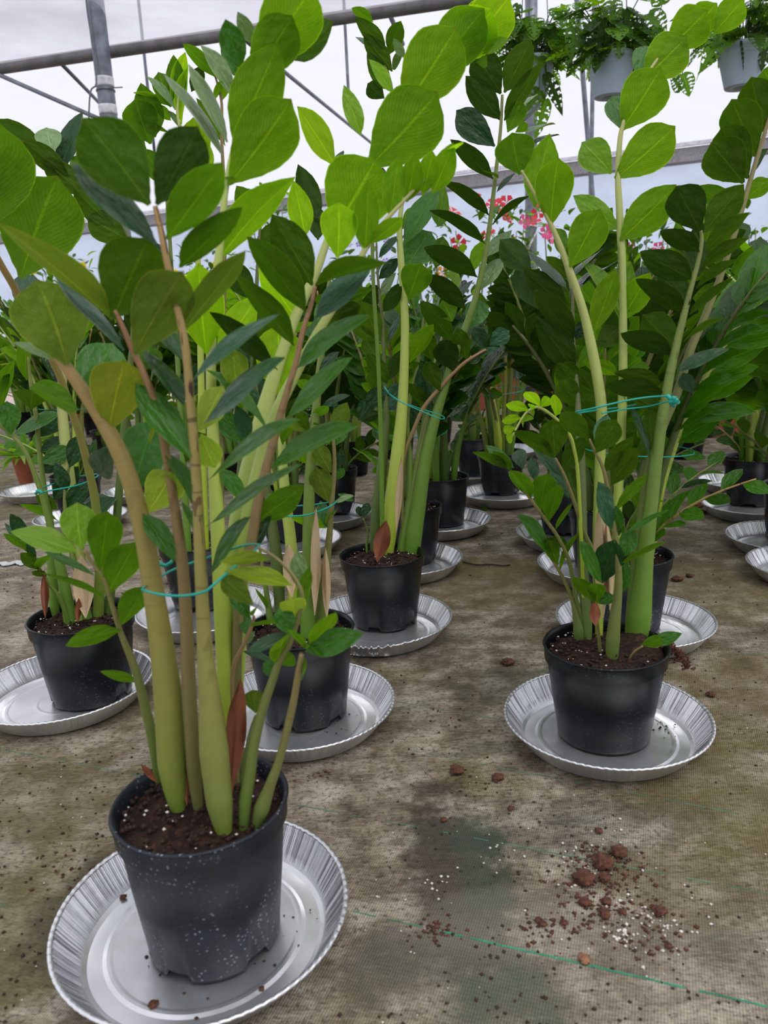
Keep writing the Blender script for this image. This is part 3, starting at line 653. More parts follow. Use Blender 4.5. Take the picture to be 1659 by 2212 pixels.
# ---------------------------------------------------------------- the foremost plant
P1 = [
 ('b', 'olive', .3, -.03, [(338, 1668, 15), (330, 1600, 22), (312, 1520, 21), (290, 1440, 17), (262, 1370, 12), (240, 1300, 10), (225, 1250, 8), (205, 1225, 7), (182, 1188, 6)],
  [('H', 690, 1215, 100, 985, 200, 't', 'l'), ('H', 730, 1185, 690, 770, 290, 't', 'l', .0), ('H', 890, 1370, 960, 820, 290, 'u', 'm'), ('H', 950, 1600, 1215, 1120, 290, 'u', 'm'),
   ('H', 840, 1415, 390, 1210, 70, 't', 'g'), ('H', 960, 1640, 370, 1365, 55, 'u', 'm'), ('.', 262, 1362, 138, 1385, 38, 'u', 'm'), ('.', 262, 1350, 314, 1258, 56, 'u', 'm'), ('.', 299, 1476, 216, 1450, 20, 'u', 'm')]),
 ('a', 'tan', .15, -.02, [(385, 1745, 34), (378, 1700, 50), (370, 1640, 60), (362, 1500, 60), (350, 1400, 52), (335, 1300, 46), (310, 1150, 41), (272, 1010, 38), (222, 910, 33), (170, 830, 28), (135, 780, 24), (105, 720, 14)],
  [('E', 600, 985, 330, 225, 640, 'u', 'o'), ('E', 975, 1590, 1130, 885, 460, 'u', 'y'), ('H', 1320, 860, 1560, 470, 330, 'u', 'Y'), ('H', 1190, 690, 1390, 20, 400, 't', 'g', .03),
   ('E', 760, 1370, 1020, 770, 400, 't', 'g', .05), ('E', 470, 950, 130, 755, 80, 't', 'p'), ('H', 1280, 870, 1590, 1255, 180, 't', 'g'), ('E', 700, 1390, 350, 1160, 170, 'u', 'm', .04),
   ('H', 1000, 260, 850, 540, 240, 't', 'G', .04)]),
 ('c', 'brown', .35, -.05, [(428, 1745, 22), (418, 1650, 32), (408, 1480, 31), (402, 1330, 28), (392, 1200, 25), (375, 1080, 21), (355, 960, 18), (338, 880, 17), (312, 810, 15), (287, 757, 14), (262, 700, 11), (248, 670, 8)],
  [('.', 290, 765, 400, 575, 118, 'u', 'o'), ('.', 245, 690, 322, 512, 138, 'u', 'd', .0), ('E', 1110, 860, 480, 190, 130, 't', 'b'), ('.', 240, 690, 0, 460, 58, 'u', 'o', -.08), ('.', 345, 905, 318, 960, 8, 'u', 'y'),
   ('.', 312, 800, 322, 742, 60, 'u', 'm', .03)]),
 ('d', 'stripe', .95, -.03, [(484, 1795, 34), (474, 1730, 58), (462, 1620, 64), (454, 1520, 50), (444, 1420, 36), (437, 1300, 29), (430, 1150, 25), (423, 1010, 22), (412, 880, 20), (402, 760, 18), (389, 690, 17), (372, 620, 16), (358, 550, 16), (346, 490, 14), (335, 445, 11)],
  [('A', 1340, 1005, 745, 235, 560, 'u', 'd'), ('.', 338, 442, 428, 272, 104, 'u', 'D', .0), ('.', 360, 517, 480, 343, 88, 'u', 'm'), ('A', 1400, 1355, 630, 620, 250, 't', 'G'), ('.', 388, 578, 520, 438, 60, 'u', 'd'),
   ('.', 398, 713, 532, 540, 52, 'u', 'o'), ('.', 415, 822, 597, 667, 30, 't', 'b'), ('F', 360, 905, 1105, 300, 165, 't', 'b', -.04), ('F', 400, 1412, 1195, 800, 105, 't', 'g', -.04), ('.', 447, 1137, 653, 1003, 27, 't', 'g', -.04),
   ('F', 330, 960, 545, 550, 250, 'u', 'Y', .03), ('F', 350, 985, 475, 1290, 230, 'u', 'Y', .03), ('.', 412, 988, 292, 826, 62, 't', 'g', .02), ('.', 421, 1102, 365, 955, 34, 't', 'g', .03), ('.', 396, 874, 318, 750, 42, 't', 'G', .04),
   ('.', 452, 1246, 532, 1112, 27, 't', 'g'), ('.', 441, 1190, 398, 1080, 20, 't', 'g', .02), ('.', 397, 780, 330, 690, 40, 't', 'G', .04)]),
 ('g', 'olive', .2, -.02, [(527, 1785, 22), (530, 1730, 28), (538, 1680, 27), (547, 1615, 24), (565, 1540, 21), (585, 1480, 18), (603, 1430, 16), (627, 1385, 14), (646, 1325, 12), (652, 1285, 10), (640, 1255, 9), (620, 1228, 8), (598, 1207, 7), (575, 1192, 6), (556, 1182, 5)],
  [('G', 755, 895, 150, 735, 150, 'u', 'Y'), ('G', 560, 660, 90, 655, 120, 'u', 'Y'), ('G', 400, 1060, 120, 810, 190, 'u', 'o'), ('G', 790, 1235, 745, 945, 220, 'u', 'Y'), ('G', 845, 1095, 900, 720, 120, 'u', 'm'), ('G', 825, 930, 800, 580, 150, 't', 'p'),
   ('G', 735, 1330, 640, 1095, 180, 't', 'g'), ('G', 735, 1315, 345, 1490, 110, 't', 'G'), ('G', 620, 1595, 650, 1330, 150, 'u', 'L'), ('G', 630, 1600, 480, 1659, 130, 't', 'g'), ('G', 650, 1600, 770, 1520, 130, 'u', 'm')]),
 ('h', 'olive', .15, -.03, [(556, 1785, 22), (566, 1745, 34), (582, 1700, 24), (602, 1645, 18), (618, 1585, 17), (634, 1515, 16), (645, 1450, 14), (652, 1412, 11)],
  [('G', 870, 1480, 1395, 1320, 225, 't', 'g'), ('G', 915, 1450, 1140, 1130, 140, 'u', 'L'), ('G', 860, 1460, 720, 1235, 80, 'u', 'm'), ('G', 850, 1440, 1035, 1515, 55, 'u', 'm'), ('.', 653, 1418, 660, 1470, 10, 'u', 'm')]),
 ('g2', 'brown', .2, .0, [(515, 1700, 10), (505, 1560, 9), (503, 1450, 10), (528, 1390, 9), (545, 1350, 7), (549, 1330, 5)],
  [('G', 370, 1255, 655, 1212, 40, 'u', 'm'), ('G', 370, 1190, 190, 900, 140, 't', 'g'), ('G', 400, 1160, 430, 1060, 60, 'u', 'm'), ('G', 340, 1340, 330, 1120, 110, 't', 'g', .02), ('G', 300, 1480, 590, 1560, 60, 't', 'G'), ('G', 310, 1420, 420, 1300, 70, 't', 'p')]),
 ('s', 'dark', 0, .01, [(520, 1700, 9), (528, 1640, 7), (540, 1580, 5), (552, 1545, 4)], [('.', 552, 1540, 545, 1490, 42, 'u', 'o')]),
 ('e', 'lime', .0, .10, [(497, 1660, 24), (494, 1600, 34), (490, 1500, 39), (482, 1350, 38), (474, 1200, 34), (468, 1100, 31), (462, 980, 28), (457, 860, 23), (456, 760, 21), (462, 660, 20), (472, 560, 18), (482, 470, 16), (487, 410, 14), (505, 320, 12), (535, 220, 10), (570, 130, 8), (600, 60, 6), (625, 0, 4)],
  [('C', 390, 1650, 955, 880, 520, 'u', 'L', -.02), ('C', 430, 1300, 830, 378, 430, 'u', 'L'), ('C', 590, 720, 962, 135, 400, 'u', 'L'), ('.', 562, 150, 680, -35, 125, 'u', 'L'), ('C', 930, 530, 1330, 195, 250, 'u', 'd', .04),
   ('D', 300, 880, 925, 38, 300, 'u', 'L'), ('.', 446, 765, 428, 560, 95, 'u', 'K'), ('.', 510, 852, 503, 752, 56, 'u', 'Y'), ('.', 470, 770, 555, 640, 62, 'u', 'K', .03), ('F', 750, 1600, 530, 1285, 140, 't', 'g'),
   ('C', 500, 620, 360, 170, 220, 't', 'g'), ('C', 610, 400, 475, 118, 130, 't', 'p'), ('C', 440, 840, 175, 368, 130, 't', 'p'), ('B', 1205, 1275, 855, 570, 130, 't', 'p', .0), ('B', 1165, 1395, 665, 625, 110, 't', 'p'), ('F', 940, 950, 470, 345, 105, 't', 'g', -.02),
   ('F', 770, 1055, 680, 750, 150, 't', 'b', -.02), ('D', 330, 240, 440, 120, 90, 'u', 'm')]),
 ('f', 'brown', .4, .02, [(518, 1640, 20), (512, 1500, 21), (514, 1350, 22), (528, 1230, 23), (545, 1165, 24), (557, 1085, 22), (578, 1000, 20), (600, 917, 18), (622, 840, 14), (640, 780, 13), (655, 712, 12), (672, 660, 10), (681, 618, 8)],
  [('D', 1080, 1350, 610, 620, 270, 'u', 'd'), ('D', 1140, 1105, 775, 465, 330, 'u', 'd'), ('.', 684, 616, 842, 538, 44, 'u', 'd', -.05), ('.', 679, 690, 812, 563, 50, 't', 'b'), ('D', 975, 1650, 465, 975, 200, 'u', 'd'),
   ('.', 642, 797, 778, 665, 38, 't', 'g', -.03), ('.', 615, 907, 762, 772, 38, 't', 'g', -.03), ('.', 586, 1012, 752, 898, 40, 't', 'g', -.03), ('G', 440, 310, 870, -20, 240, 'u', 'm'), ('G', 405, 565, 570, 262, 95, 't', 'G'), ('.', 600, 800, 452, 674, 42, 'u', 'D', .0)]),
 ('K1', 'pale', .0, (.72, .98), [(498, 1640, 24), (505, 1400, 32), (505, 1250, 36), (512, 1140, 38), (533, 1030, 38), (575, 870, 33), (610, 760, 26), (640, 680, 23), (682, 590, 19), (707, 520, 16), (740, 450, 14), (795, 350, 12), (850, 260, 10), (930, 160, 8), (1010, 70, 6), (1060, 10, 4)],
  [('.', 720, 500, 812, 342, 150, 'u', 'L', -.025), ('I', 400, 1500, 1022, 820, 580, 'u', 'L'), ('I', 690, 1010, 1190, 236, 520, 'u', 'L'), ('I', 950, 700, 1424, 88, 430, 'u', 'L'), ('I', 1130, 590, 1516, 76, 400, 'u', 'K'), ('I', 1200, 540, 1572, 12, 400, 'u', 'K'),
   ('I', 1270, 500, 1660, -30, 400, 'u', 'K'), ('I', 1400, 480, 1650, 345, 100, 't', 'l'), ('I', 1360, 555, 1490, 552, 95, 'u', 'm'), ('C', 1350, 1490, 1003, 952, 220, 'u', 'K', .02), ('I', 330, 1210, 185, 755, 160, 't', 'l'), ('I', 600, 825, 428, 525, 110, 't', 'l'), ('I', 720, 520, 620, 340, 80, 't', 'p'),
   ('.', 660, 512, 634, 390, 52, 'u', 'K'), ('.', 603, 858, 600, 700, 98, 'u', 'K', .02), ('.', 640, 690, 560, 560, 60, 'u', 'K')]),
 ('K2', 'pale', .0, (.72, .82), [(505, 1640, 20), (518, 1400, 28), (525, 1200, 32), (548, 1060, 32), (592, 905, 28), (640, 805, 23), (686, 719, 20), (735, 640, 17), (772, 570, 14), (795, 528, 12), (830, 480, 10), (880, 425, 8), (930, 375, 6), (968, 340, 4)],
  [('J', 120, 860, 130, 352, 320, 'u', 'K'), ('J', 370, 790, 385, 148, 235, 'u', 'L'), ('J', 590, 500, 665, -50, 200, 'u', 'L'), ('J', 740, 360, 820, -85, 215, 'u', 'L'), ('J', 880, 300, 975, -110, 185, 'u', 'L'), ('.', 934, 418, 980, 306, 52, 'u', 'L'), ('.', 972, 330, 998, 307, 12, 'u', 'K'), ('J', 420, 730, 705, 478, 150, 'u', 'L')]),
]
def ex1(root, c):
    Y = c.y-.035
    loop_tie(root, c, [(310, 1275, Y-.005), (345, 1284, Y-.02), (395, 1287, Y-.025), (440, 1279, Y-.03), (456, 1268, Y-.03), (500, 1230, Y-.02), (553, 1186, Y), (556, 1176, Y+.03), (520, 1180, Y+.10), (450, 1204, Y+.13), (380, 1228, Y+.10), (330, 1256, Y+.05), (308, 1272, Y+.01), (310, 1275, Y-.004)], .0011)
    tube('tie', [at(342, 1215, Y+.12), at(358, 1222, Y+.12), at(372, 1212, Y+.12)], .002, MAT['twine'], root, 6, 2, c)
    place_leaf(DRY, root, c, at(496, 1730, c.y-.02), at(519, 1455, c.y-.03), .018, True, (1, 1, 1, 1), .05, 'sheath')
    place_leaf(DRY, root, c, at(404, 1740, c.y), at(400, 1560, c.y+.02), .012, True, (1, 1, 1, 1), .05, 'sheath')
    place_leaf(DRY, root, c, at(340, 1690, c.y+.02), at(303, 1650, c.y+.02), .006, True, (1, 1, 1, 1), .05, 'sheath')
hand_plant(466, 2012, .15, .0815, .0635, 'pot_grey', 'foremost and largest zz plant in a dusty dark pot, tied with teal twine', P1, 11, ex1, 5)

# ---------------------------------------------------------------- front plant of the right-hand row
P2 = [
 ('f', 'olive', .2, -.03, [(1322, 1418, 26), (1324, 1380, 30), (1329, 1330, 24), (1335, 1280, 18), (1336, 1230, 15), (1328, 1150, 13), (1315, 1070, 10), (1303, 1012, 8), (1285, 975, 6), (1273, 948, 4)],
  [('P', 1190, 655, 1375, 358, 215, 'u', 'd'), ('P', 1125, 540, 868, 250, 180, 'u', 'd'), ('P', 1270, 825, 1525, 500, 150, 'u', 'd'), ('P', 1325, 950, 1565, 585, 195, 'u', 'd'), ('P', 1225, 640, 1290, 310, 160, 't', 'b', .03), ('P', 1370, 1170, 1659, 845, 95, 'u', 'm'),
   ('P', 1335, 1335, 1205, 910, 150, 't', 'b'), ('P', 1400, 1400, 1370, 1130, 110, 't', 'G'), ('R', 1010, 485, 1415, 285, 55, 'u', 'm'), ('R', 1000, 245, 1435, 5, 50, 't', 'g'), ('R', 995, 750, 1050, 480, 130, 't', 'g'), ('R', 830, 660, 945, 285, 240, 't', 'G', -.03), ('R', 825, 655, 622, 285, 125, 't', 'g', -.02), ('R', 1000, 445, 1105, 190, 155, 't', 'g'), ('R', 960, 230, 960, 0, 120, 't', 'g')]),
 ('h', 'olive', .3, -.02, [(1297, 1410, 10), (1293, 1370, 7), (1287, 1312, 5)], [('R', 770, 840, 572, 585, 130, 'u', 'm'), ('R', 790, 838, 770, 645, 150, 'u', 'm'), ('R', 800, 845, 930, 765, 110, 't', 'g')]),
 ('sp', 'olive', 0, -.01, [(1360, 1424, 5), (1370, 1408, 5), (1388, 1396, 4)], [('R', 1180, 1215, 1378, 1165, 105, 'u', 'm'), ('R', 1270, 1205, 1548, 1112, 115, 't', 'g')]),
 ('i', 'olive', .3, .0, [(1250, 1362, 24), (1244, 1330, 15), (1236, 1295, 9), (1222, 1260, 8), (1207, 1232, 7), (1190, 1205, 6), (1180, 1190, 4)],
  [('R', 360, 410, 130, 28, 110, 't', 'g'), ('R', 430, 500, 345, 265, 130, 'u', 'm'), ('R', 440, 340, 300, 270, 60, 'u', 'm'), ('R', 455, 560, 600, 150, 50, 'u', 'm'), ('R', 530, 330, 310, 275, 110, 'u', 'd'), ('P', 830, 1340, 985, 1100, 45, 'u', 'm')]),
 ('k', 'olive', .3, -.03, [(1258, 1350, 10), (1243, 1285, 9), (1230, 1215, 9), (1205, 1160, 8), (1175, 1118, 8), (1150, 1083, 7), (1125, 1050, 6), (1100, 1020, 5)],
  [('P', 400, 805, 102, 608, 95, 'u', 'd'), ('P', 430, 825, 285, 605, 95, 'u', 'd'), ('P', 455, 790, 205, 588, 90, 't', 'g', .02), ('P', 540, 800, 490, 615, 130, 't', 'G', .03), ('P', 640, 900, 618, 685, 100, 't', 'G', .03), ('P', 690, 1190, 760, 805, 200, 'u', 'm'), ('P', 770, 1270, 845, 920, 150, 'u', 'm'), ('P', 610, 1070, 445, 765, 150, 'u', 'm')]),
 ('j', 'olive', .3, -.02, [(1292, 1350, 12), (1287, 1215, 11), (1264, 1155, 10), (1246, 1100, 9), (1232, 1060, 8), (1218, 1025, 7), (1200, 990, 5)],
  [('P', 820, 695, 800, 355, 240, 'u', 'd'), ('P', 810, 705, 470, 408, 140, 'u', 'd'), ('P', 895, 815, 1090, 498, 165, 'u', 'd'), ('P', 880, 865, 640, 580, 120, 't', 'G', .02), ('P', 1025, 1105, 930, 780, 190, 'u', 'd', .03), ('P', 950, 1060, 790, 790, 120, 't', 'G', .03)]),
 ('l', 'lime', 0, -.04, [(1262, 1340, 9), (1250, 1050, 8), (1240, 970, 8), (1227, 935, 8), (1198, 902, 7), (1164, 880, 6), (1142, 887, 5), (1127, 905, 5), (1112, 932, 4), (1102, 952, 3)],
  [('P', 590, 278, 378, 212, 92, 'u', 'K'), ('P', 690, 240, 560, 108, 95, 'u', 'K'), ('P', 695, 245, 780, 155, 90, 'u', 'K'), ('P', 830, 330, 828, 122, 95, 'u', 'K'), ('P', 525, 345, 345, 372, 80, 'u', 'K'), ('P', 470, 430, 360, 462, 80, 'u', 'K'), ('P', 450, 480, 395, 565, 70, 'u', 'K'), ('P', 620, 270, 610, 210, 60, 'u', 'K'), ('P', 570, 300, 590, 392, 90, 'u', 'K'), ('P', 600, 290, 650, 290, 60, 'u', 'K'), ('P', 520, 370, 550, 410, 40, 'u', 'K'), ('P', 840, 320, 870, 270, 40, 'u', 'K')]),
 ('c', 'green', .35, .02, [(1378, 1378, 44), (1382, 1330, 50), (1388, 1260, 42), (1396, 1180, 33), (1407, 1090, 28), (1417, 1000, 26), (1430, 905, 24), (1445, 820, 20), (1460, 750, 18), (1475, 690, 15), (1490, 630, 12), (1506, 575, 10), (1516, 525, 8), (1514, 498, 6)],
  [('O', 1050, 495, 835, 88, 330, 'u', 'D'), ('O', 1090, 505, 1435, 85, 260, 'u', 'd'), ('O', 1095, 670, 1472, 297, 150, 'u', 'd'), ('O', 1062, 825, 1472, 515, 120, 'u', 'd'), ('O', 1020, 1005, 1362, 708, 90, 'u', 'd'), ('O', 958, 1240, 1332, 898, 85, 'u', 'd'), ('O', 905, 1485, 1245, 1230, 55, 'u', 'd'),
   ('O', 1045, 685, 688, 442, 180, 'u', 'D'), ('O', 982, 930, 512, 678, 250, 'u', 'D'), ('O', 898, 1240, 498, 858, 190, 'u', 'D'), ('O', 812, 1615, 335, 1382, 190, 'u', 'D'), ('O', 870, 1560, 545, 1250, 280, 'u', 'd', .03), ('O', 960, 1150, 700, 900, 240, 'u', 'D', .04), ('Q', 860, 265, 1290, 8, 120, 't', 'G'), ('Q', 745, 482, 188, 358, 180, 'u', 'D'), ('Q', 700, 355, 290, 240, 130, 'u', 'd', .02), ('Q', 740, 625, 440, 478, 130, 'u', 'd', .02),
   ('Q', 620, 1025, 590, 615, 190, 'u', 'd', .02), ('Q', 600, 1030, 420, 550, 70, 't', 'G', .03), ('O', 1040, 900, 1010, 560, 200, 'u', 'D', .05)]),
 ('a', 'pale', 0, .02, [(1294, 1340, 18), (1290, 1250, 20), (1290, 1150, 20), (1296, 1000, 22), (1300, 900, 24), (1292, 825, 23), (1277, 745, 22), (1262, 680, 19), (1245, 625, 17), (1225, 570, 15), (1202, 512, 12), (1180, 465, 10), (1160, 430, 8), (1140, 392, 7), (1126, 368, 5)],
  [('M', 960, 525, 1230, 5, 320, 'u', 'L'), ('L', 785, 1610, 852, 988, 325, 'u', 'L'), ('L', 640, 1440, 770, 825, 290, 'u', 'L', .02), ('L', 515, 1150, 440, 770, 340, 'u', 'm', -.01), ('O', 95, 1405, 300, 830, 210, 'u', 'L'), ('M', 905, 420, 860, 200, 120, 'u', 'm', .04)]),
 ('b', 'pale', 0, .14, [(1326, 1350, 18), (1330, 1200, 20), (1336, 1050, 20), (1341, 950, 20), (1345, 850, 19), (1346, 750, 18), (1345, 650, 17), (1343, 560, 17), (1338, 450, 15), (1335, 390, 13), (1337, 330, 12), (1344, 275, 10), (1368, 210, 8), (1405, 150, 7), (1445, 95, 6), (1490, 50, 5), (1545, 15, 4)],
  [('O', 330, 575, 835, 78, 320, 'u', 'L'), ('N', 285, 1600, 825, 1132, 370, 'u', 'L'), ('N', 345, 1170, 700, 602, 400, 'u', 'L'), ('N', 530, 720, 932, 322, 370, 'u', 'L'), ('N', 750, 440, 1118, 85, 350, 'u', 'L'), ('N', 930, 350, 1198, 32, 260, 'u', 'L'), ('N', 1170, 310, 1442, -8, 250, 'u', 'L'),
   ('N', 330, 1145, 270, 855, 175, 't', 'g', .03), ('N', 480, 680, 575, 410, 180, 't', 'g', .03), ('L', 1330, 1140, 1065, 860, 270, 't', 'l', .0), ('L', 1390, 1645, 1005, 1330, 190, 't', 'l'), ('O', 350, 1295, 610, 860, 230, 'u', 'L'), ('O', 322, 1205, 48, 735, 110, 't', 'l'), ('O', 330, 1290, 440, 780, 200, 'u', 'L', .04), ('Q', 310, 295, -5, 152, 130, 'u', 'L'), ('O', 390, 1100, 430, 760, 130, 'u', 'L', .05), ('M', 1440, 1490, 1659, 1420, 120, 'u', 'm', .03), ('Q', 360, 640, 345, 430, 60, 'u', 'L')]),
 ('g', 'grey', .15, .04, [(1268, 1350, 22), (1262, 1270, 25), (1258, 1180, 23), (1256, 1050, 21), (1253, 950, 18), (1247, 850, 11), (1240, 750, 8), (1237, 650, 7), (1240, 590, 6)],
  [('M', 990, 1205, 678, 678, 215, 'u', 'D'), ('M', 1005, 1465, 652, 968, 240, 'u', 'D'), ('M', 945, 930, 550, 532, 190, 'u', 'D', .02), ('M', 1065, 1659, 850, 1375, 200, 'u', 'd'), ('M', 680, 900, 478, 520, 230, 'u', 'D', .06), ('M', 600, 560, 368, 310, 230, 'u', 'D', .06), ('M', 930, 725, 580, 390, 80, 't', 'G', .04), ('M', 1000, 1180, 1120, 990, 110, 't', 'G'), ('M', 1020, 1430, 1250, 1180, 130, 'u', 'm', .03), ('P', 1060, 250, 850, -20, 200, 'u', 'd'), ('M', 1200, 1240, 1400, 1060, 190, 'u', 'd', .03), ('M', 960, 800, 1200, 470, 70, 't', 'G', .04), ('M', 1000, 620, 1310, 270, 50, 't', 'G', .06), ('M', 1040, 720, 1390, 440, 60, 't', 'G', .08)]),
 ('d', 'olive', .1, .10, [(1362, 1375, 26), (1372, 1250, 27), (1388, 1120, 25), (1402, 1020, 23), (1432, 920, 20), (1462, 850, 19), (1490, 760, 18), (1520, 690, 16), (1550, 615, 14), (1577, 535, 13), (1603, 450, 12), (1625, 375, 10), (1645, 310, 9), (1665, 245, 8), (1690, 170, 6)],
  [('N', 1440, 1640, 1145, 1278, 360, 'u', 'd'), ('N', 1480, 1600, 1235, 1115, 330, 'u', 'd'), ('N', 1545, 1400, 1330, 888, 330, 'u', 'd'), ('N', 1640, 1200, 1508, 682, 290, 'u', 'd'), ('N', 1760, 800, 1600, 600, 300, 'u', 'm'), ('O', 1455, 210, 1662, 20, 160, 'u', 'L'), ('O', 1400, 300, 1010, 90, 150, 'u', 'm', .03), ('N', 1530, 1530, 1615, 1340, 60, 'u', 'D', .03), ('Q', 980, 450, 900, 280, 130, 't', 'b'), ('O', 1290, 640, 1400, 400, 80, 'u', 'm')]),
]
def ex2(root, c):
    Y = c.y
    loop_tie(root, c, [(1244, 890, Y-.02), (1290, 880, Y-.04), (1350, 866, Y-.035), (1400, 858, Y-.03), (1440, 856, Y-.04), (1452, 862, Y-.045), (1464, 872, Y-.02), (1462, 866, Y+.05), (1400, 870, Y+.09), (1340, 880, Y+.09), (1290, 886, Y+.06), (1250, 892, Y+.02), (1244, 890, Y-.018)], .0012)
    loop_tie(root, c, [(1300, 893, Y-.01), (1350, 884, Y+.02), (1400, 878, Y+.01), (1447, 866, Y-.03)], .001)
    tube('tie', [at(1441, 854, Y-.045), at(1450, 862, Y-.05), at(1457, 858, Y-.052), at(1454, 870, Y-.05), at(1462, 864, Y-.05), at(1448, 868, Y-.05), at(1456, 876, Y-.045)], .0026, MAT['twine'], root, 8, 4, c)
    for a, b, w in (((1303, 1335), (1296, 1080), .022), ((1318, 1320), (1310, 1120), .014)): place_leaf(PALE, root, c, at(*a, Y), at(*b, Y+.01), w, True, (1, 1, 1, 1), .05, 'sheath')
    place_leaf(DRY, root, c, at(1286, 1352, Y-.03), at(1283, 1295, Y-.02), .014, True, (1, 1, 1, 1), .05, 'sheath')
    rnd = random.Random(4); it = []
    for k in range(220):
        t = rnd.random(); p = at(1425+60*t+rnd.gauss(0, 6), 1392+50*t*t+rnd.gauss(0, 6), Y+.0); p = p-c
        it.append((p, rnd.uniform(.0015, .004)))
    V, F = pebbles(it, 9); o = mesh_obj('spilled_soil', V, F, MAT['clod'], root); o['kind'] = 'stuff'
hand_plant(1303, 1580, .135, .084, .064, 'pot_black', 'front zz plant of the right-hand row, teal knot, soil spilling over its rim', P2, 12, ex2, 0, True)

# ---------------------------------------------------------------- left plant
P3 = [
 ('c', 'tan', .1, (1.20, .86), [(212, 1330, 24), (216, 1230, 22), (208, 1100, 19), (193, 1020, 17), (174, 945, 16), (154, 887, 16), (125, 803, 15), (70, 700, 15), (30, 620, 15), (0, 568, 15), (-45, 480, 12), (-70, 400, 8)],
  [('.', 45, 600, 122, 385, 165, 'u', 'm', .02), ('.', -40, 500, -5, 260, 160, 'u', 'm'), ('.', -50, 440, 20, 300, 60, 'u', 'd', .05), ('.', 60, 690, 60, 590, 60, 't', 'G', .05)]),
 ('d', 'pale', 0, .05, [(180, 1335, 28), (170, 1200, 26), (152, 1050, 24), (139, 940, 23), (134, 860, 20), (140, 760, 16), (160, 660, 12)], [('.', 140, 740, 200, 640, 60, 'u', 'm')]),
 ('e', 'dark', .1, .0, [(235, 1325, 20), (250, 1150, 18), (262, 1000, 16), (275, 850, 14), (290, 700, 12), (290, 560, 10), (262, 480, 8), (215, 415, 7), (150, 370, 6), (118, 345, 5)],
  [('A', 620, 760, 205, 428, 190, 'u', 'd'), ('A', 780, 920, 378, 588, 220, 'u', 'd'), ('A', 1020, 1200, 663, 852, 230, 'u', 'd'), ('A', 1180, 1340, 778, 1108, 270, 'u', 'd'), ('A', 500, 650, -60, 255, 200, 'u', 'd', .02), ('A', 550, 695, 690, 152, 165, 't', 'G'), ('A', 470, 545, 415, 312, 215, 't', 'p', .02),
   ('A', 640, 740, 720, 560, 110, 'u', 'm', .02), ('A', 700, 860, 760, 620, 120, 't', 'b', .03), ('A', 900, 1000, 860, 720, 120, 't', 'b', .03), ('A', 1060, 1180, 1020, 900, 110, 't', 'g', .03)]),
 ('a', 'green', .1, .0, [(118, 1325, 20), (114, 1240, 22), (108, 1130, 16), (96, 1060, 12), (86, 980, 11), (80, 915, 10), (70, 850, 9), (58, 770, 7)],
  [('H', 370, 410, 655, 285, 150, 't', 'g'), ('H', 360, 310, 560, 178, 90, 't', 'G'), ('H', 480, 745, 700, 450, 180, 't', 'G'), ('H', 520, 835, 315, 700, 110, 'u', 'd'), ('H', 515, 930, 178, 768, 70, 'u', 'm'), ('H', 740, 775, 965, 705, 70, 't', 'G'), ('E', 280, 1385, 300, 1180, 250, 'u', 'd'), ('E', 545, 1420, 112, 1592, 120, 't', 'g'), ('E', 240, 1125, 200, 690, 120, 'u', 'm'), ('E', 330, 1640, 550, 1400, 200, 't', 'G', .02), ('H', 340, 500, 560, 390, 120, 't', 'G', .02)]),
 ('b', 'green', .1, -.02, [(152, 1342, 28), (140, 1270, 24), (120, 1180, 17), (95, 1085, 12), (84, 1050, 11), (66, 1000, 10), (48, 965, 9), (20, 935, 8), (-20, 905, 7)],
  [('E', 100, 1610, 60, 1320, 190, 't', 'g'), ('E', 10, 1430, 60, 900, 140, 'u', 'm'), ('E', -20, 1200, 80, 1065, 60, 'u', 'd'), ('H', 250, 1205, 35, 1035, 80, 'u', 'm'), ('H', 270, 1230, 40, 950, 80, 't', 'b', .02)]),
 ('f', 'green', .1, -.04, [(150, 1345, 12), (128, 1290, 9), (106, 1262, 7), (88, 1232, 5), (78, 1215, 4)], [('H', 350, 1370, 180, 1215, 110, 'u', 'd'), ('H', 340, 1380, 465, 1180, 90, 'u', 'm'), ('H', 420, 1430, 285, 1390, 60, 'u', 'd'), ('H', 310, 1330, 250, 1110, 70, 't', 'G'), ('H', 250, 1140, 100, 870, 120, 't', 'G')]),
 ('g', 'green', 0, .0, [(190, 1338, 22), (172, 1260, 14), (150, 1170, 10), (140, 1080, 8), (150, 1000, 6)], [('.', 150, 1010, 178, 940, 40, 't', 'G'), ('.', 145, 1060, 120, 1000, 30, 't', 'G'), ('.', 143, 1100, 190, 1040, 36, 't', 'G'), ('.', 148, 1150, 240, 1070, 40, 't', 'G'), ('.', 155, 1180, 230, 1120, 40, 'u', 'd')]),
]
def ex3(root, c):
    Y = c.y
    loop_tie(root, c, [(78, 1060, Y-.03), (90, 1063, Y-.045), (106, 1060, Y-.05), (160, 1050, Y-.05), (195, 1038, Y-.04), (212, 1024, Y), (160, 1032, Y+.06), (100, 1050, Y+.03), (78, 1060, Y-.028)], .0011)
    tube('tie', [at(78, 1066, Y-.04), at(84, 1060, Y-.05), at(92, 1066, Y-.05)], .0025, MAT['twine'], root, 6, 3, c)
    for a, b, w, m in (((98, 1335), (95, 1230), .012, DRY), ((185, 1335), (172, 1195), .03, PALE), ((168, 1345), (170, 1290), .01, DRY)): place_leaf(m, root, c, at(*a, Y-.03), at(*b, Y-.03), w, True, (1, 1, 1, 1), .05, 'sheath')
hand_plant(200, 1497, .14, .083, .064, 'pot_black', 'zz plant at the left edge with peeling tan sheaths, in a scuffed black pot', P3, 13, ex3, 4)

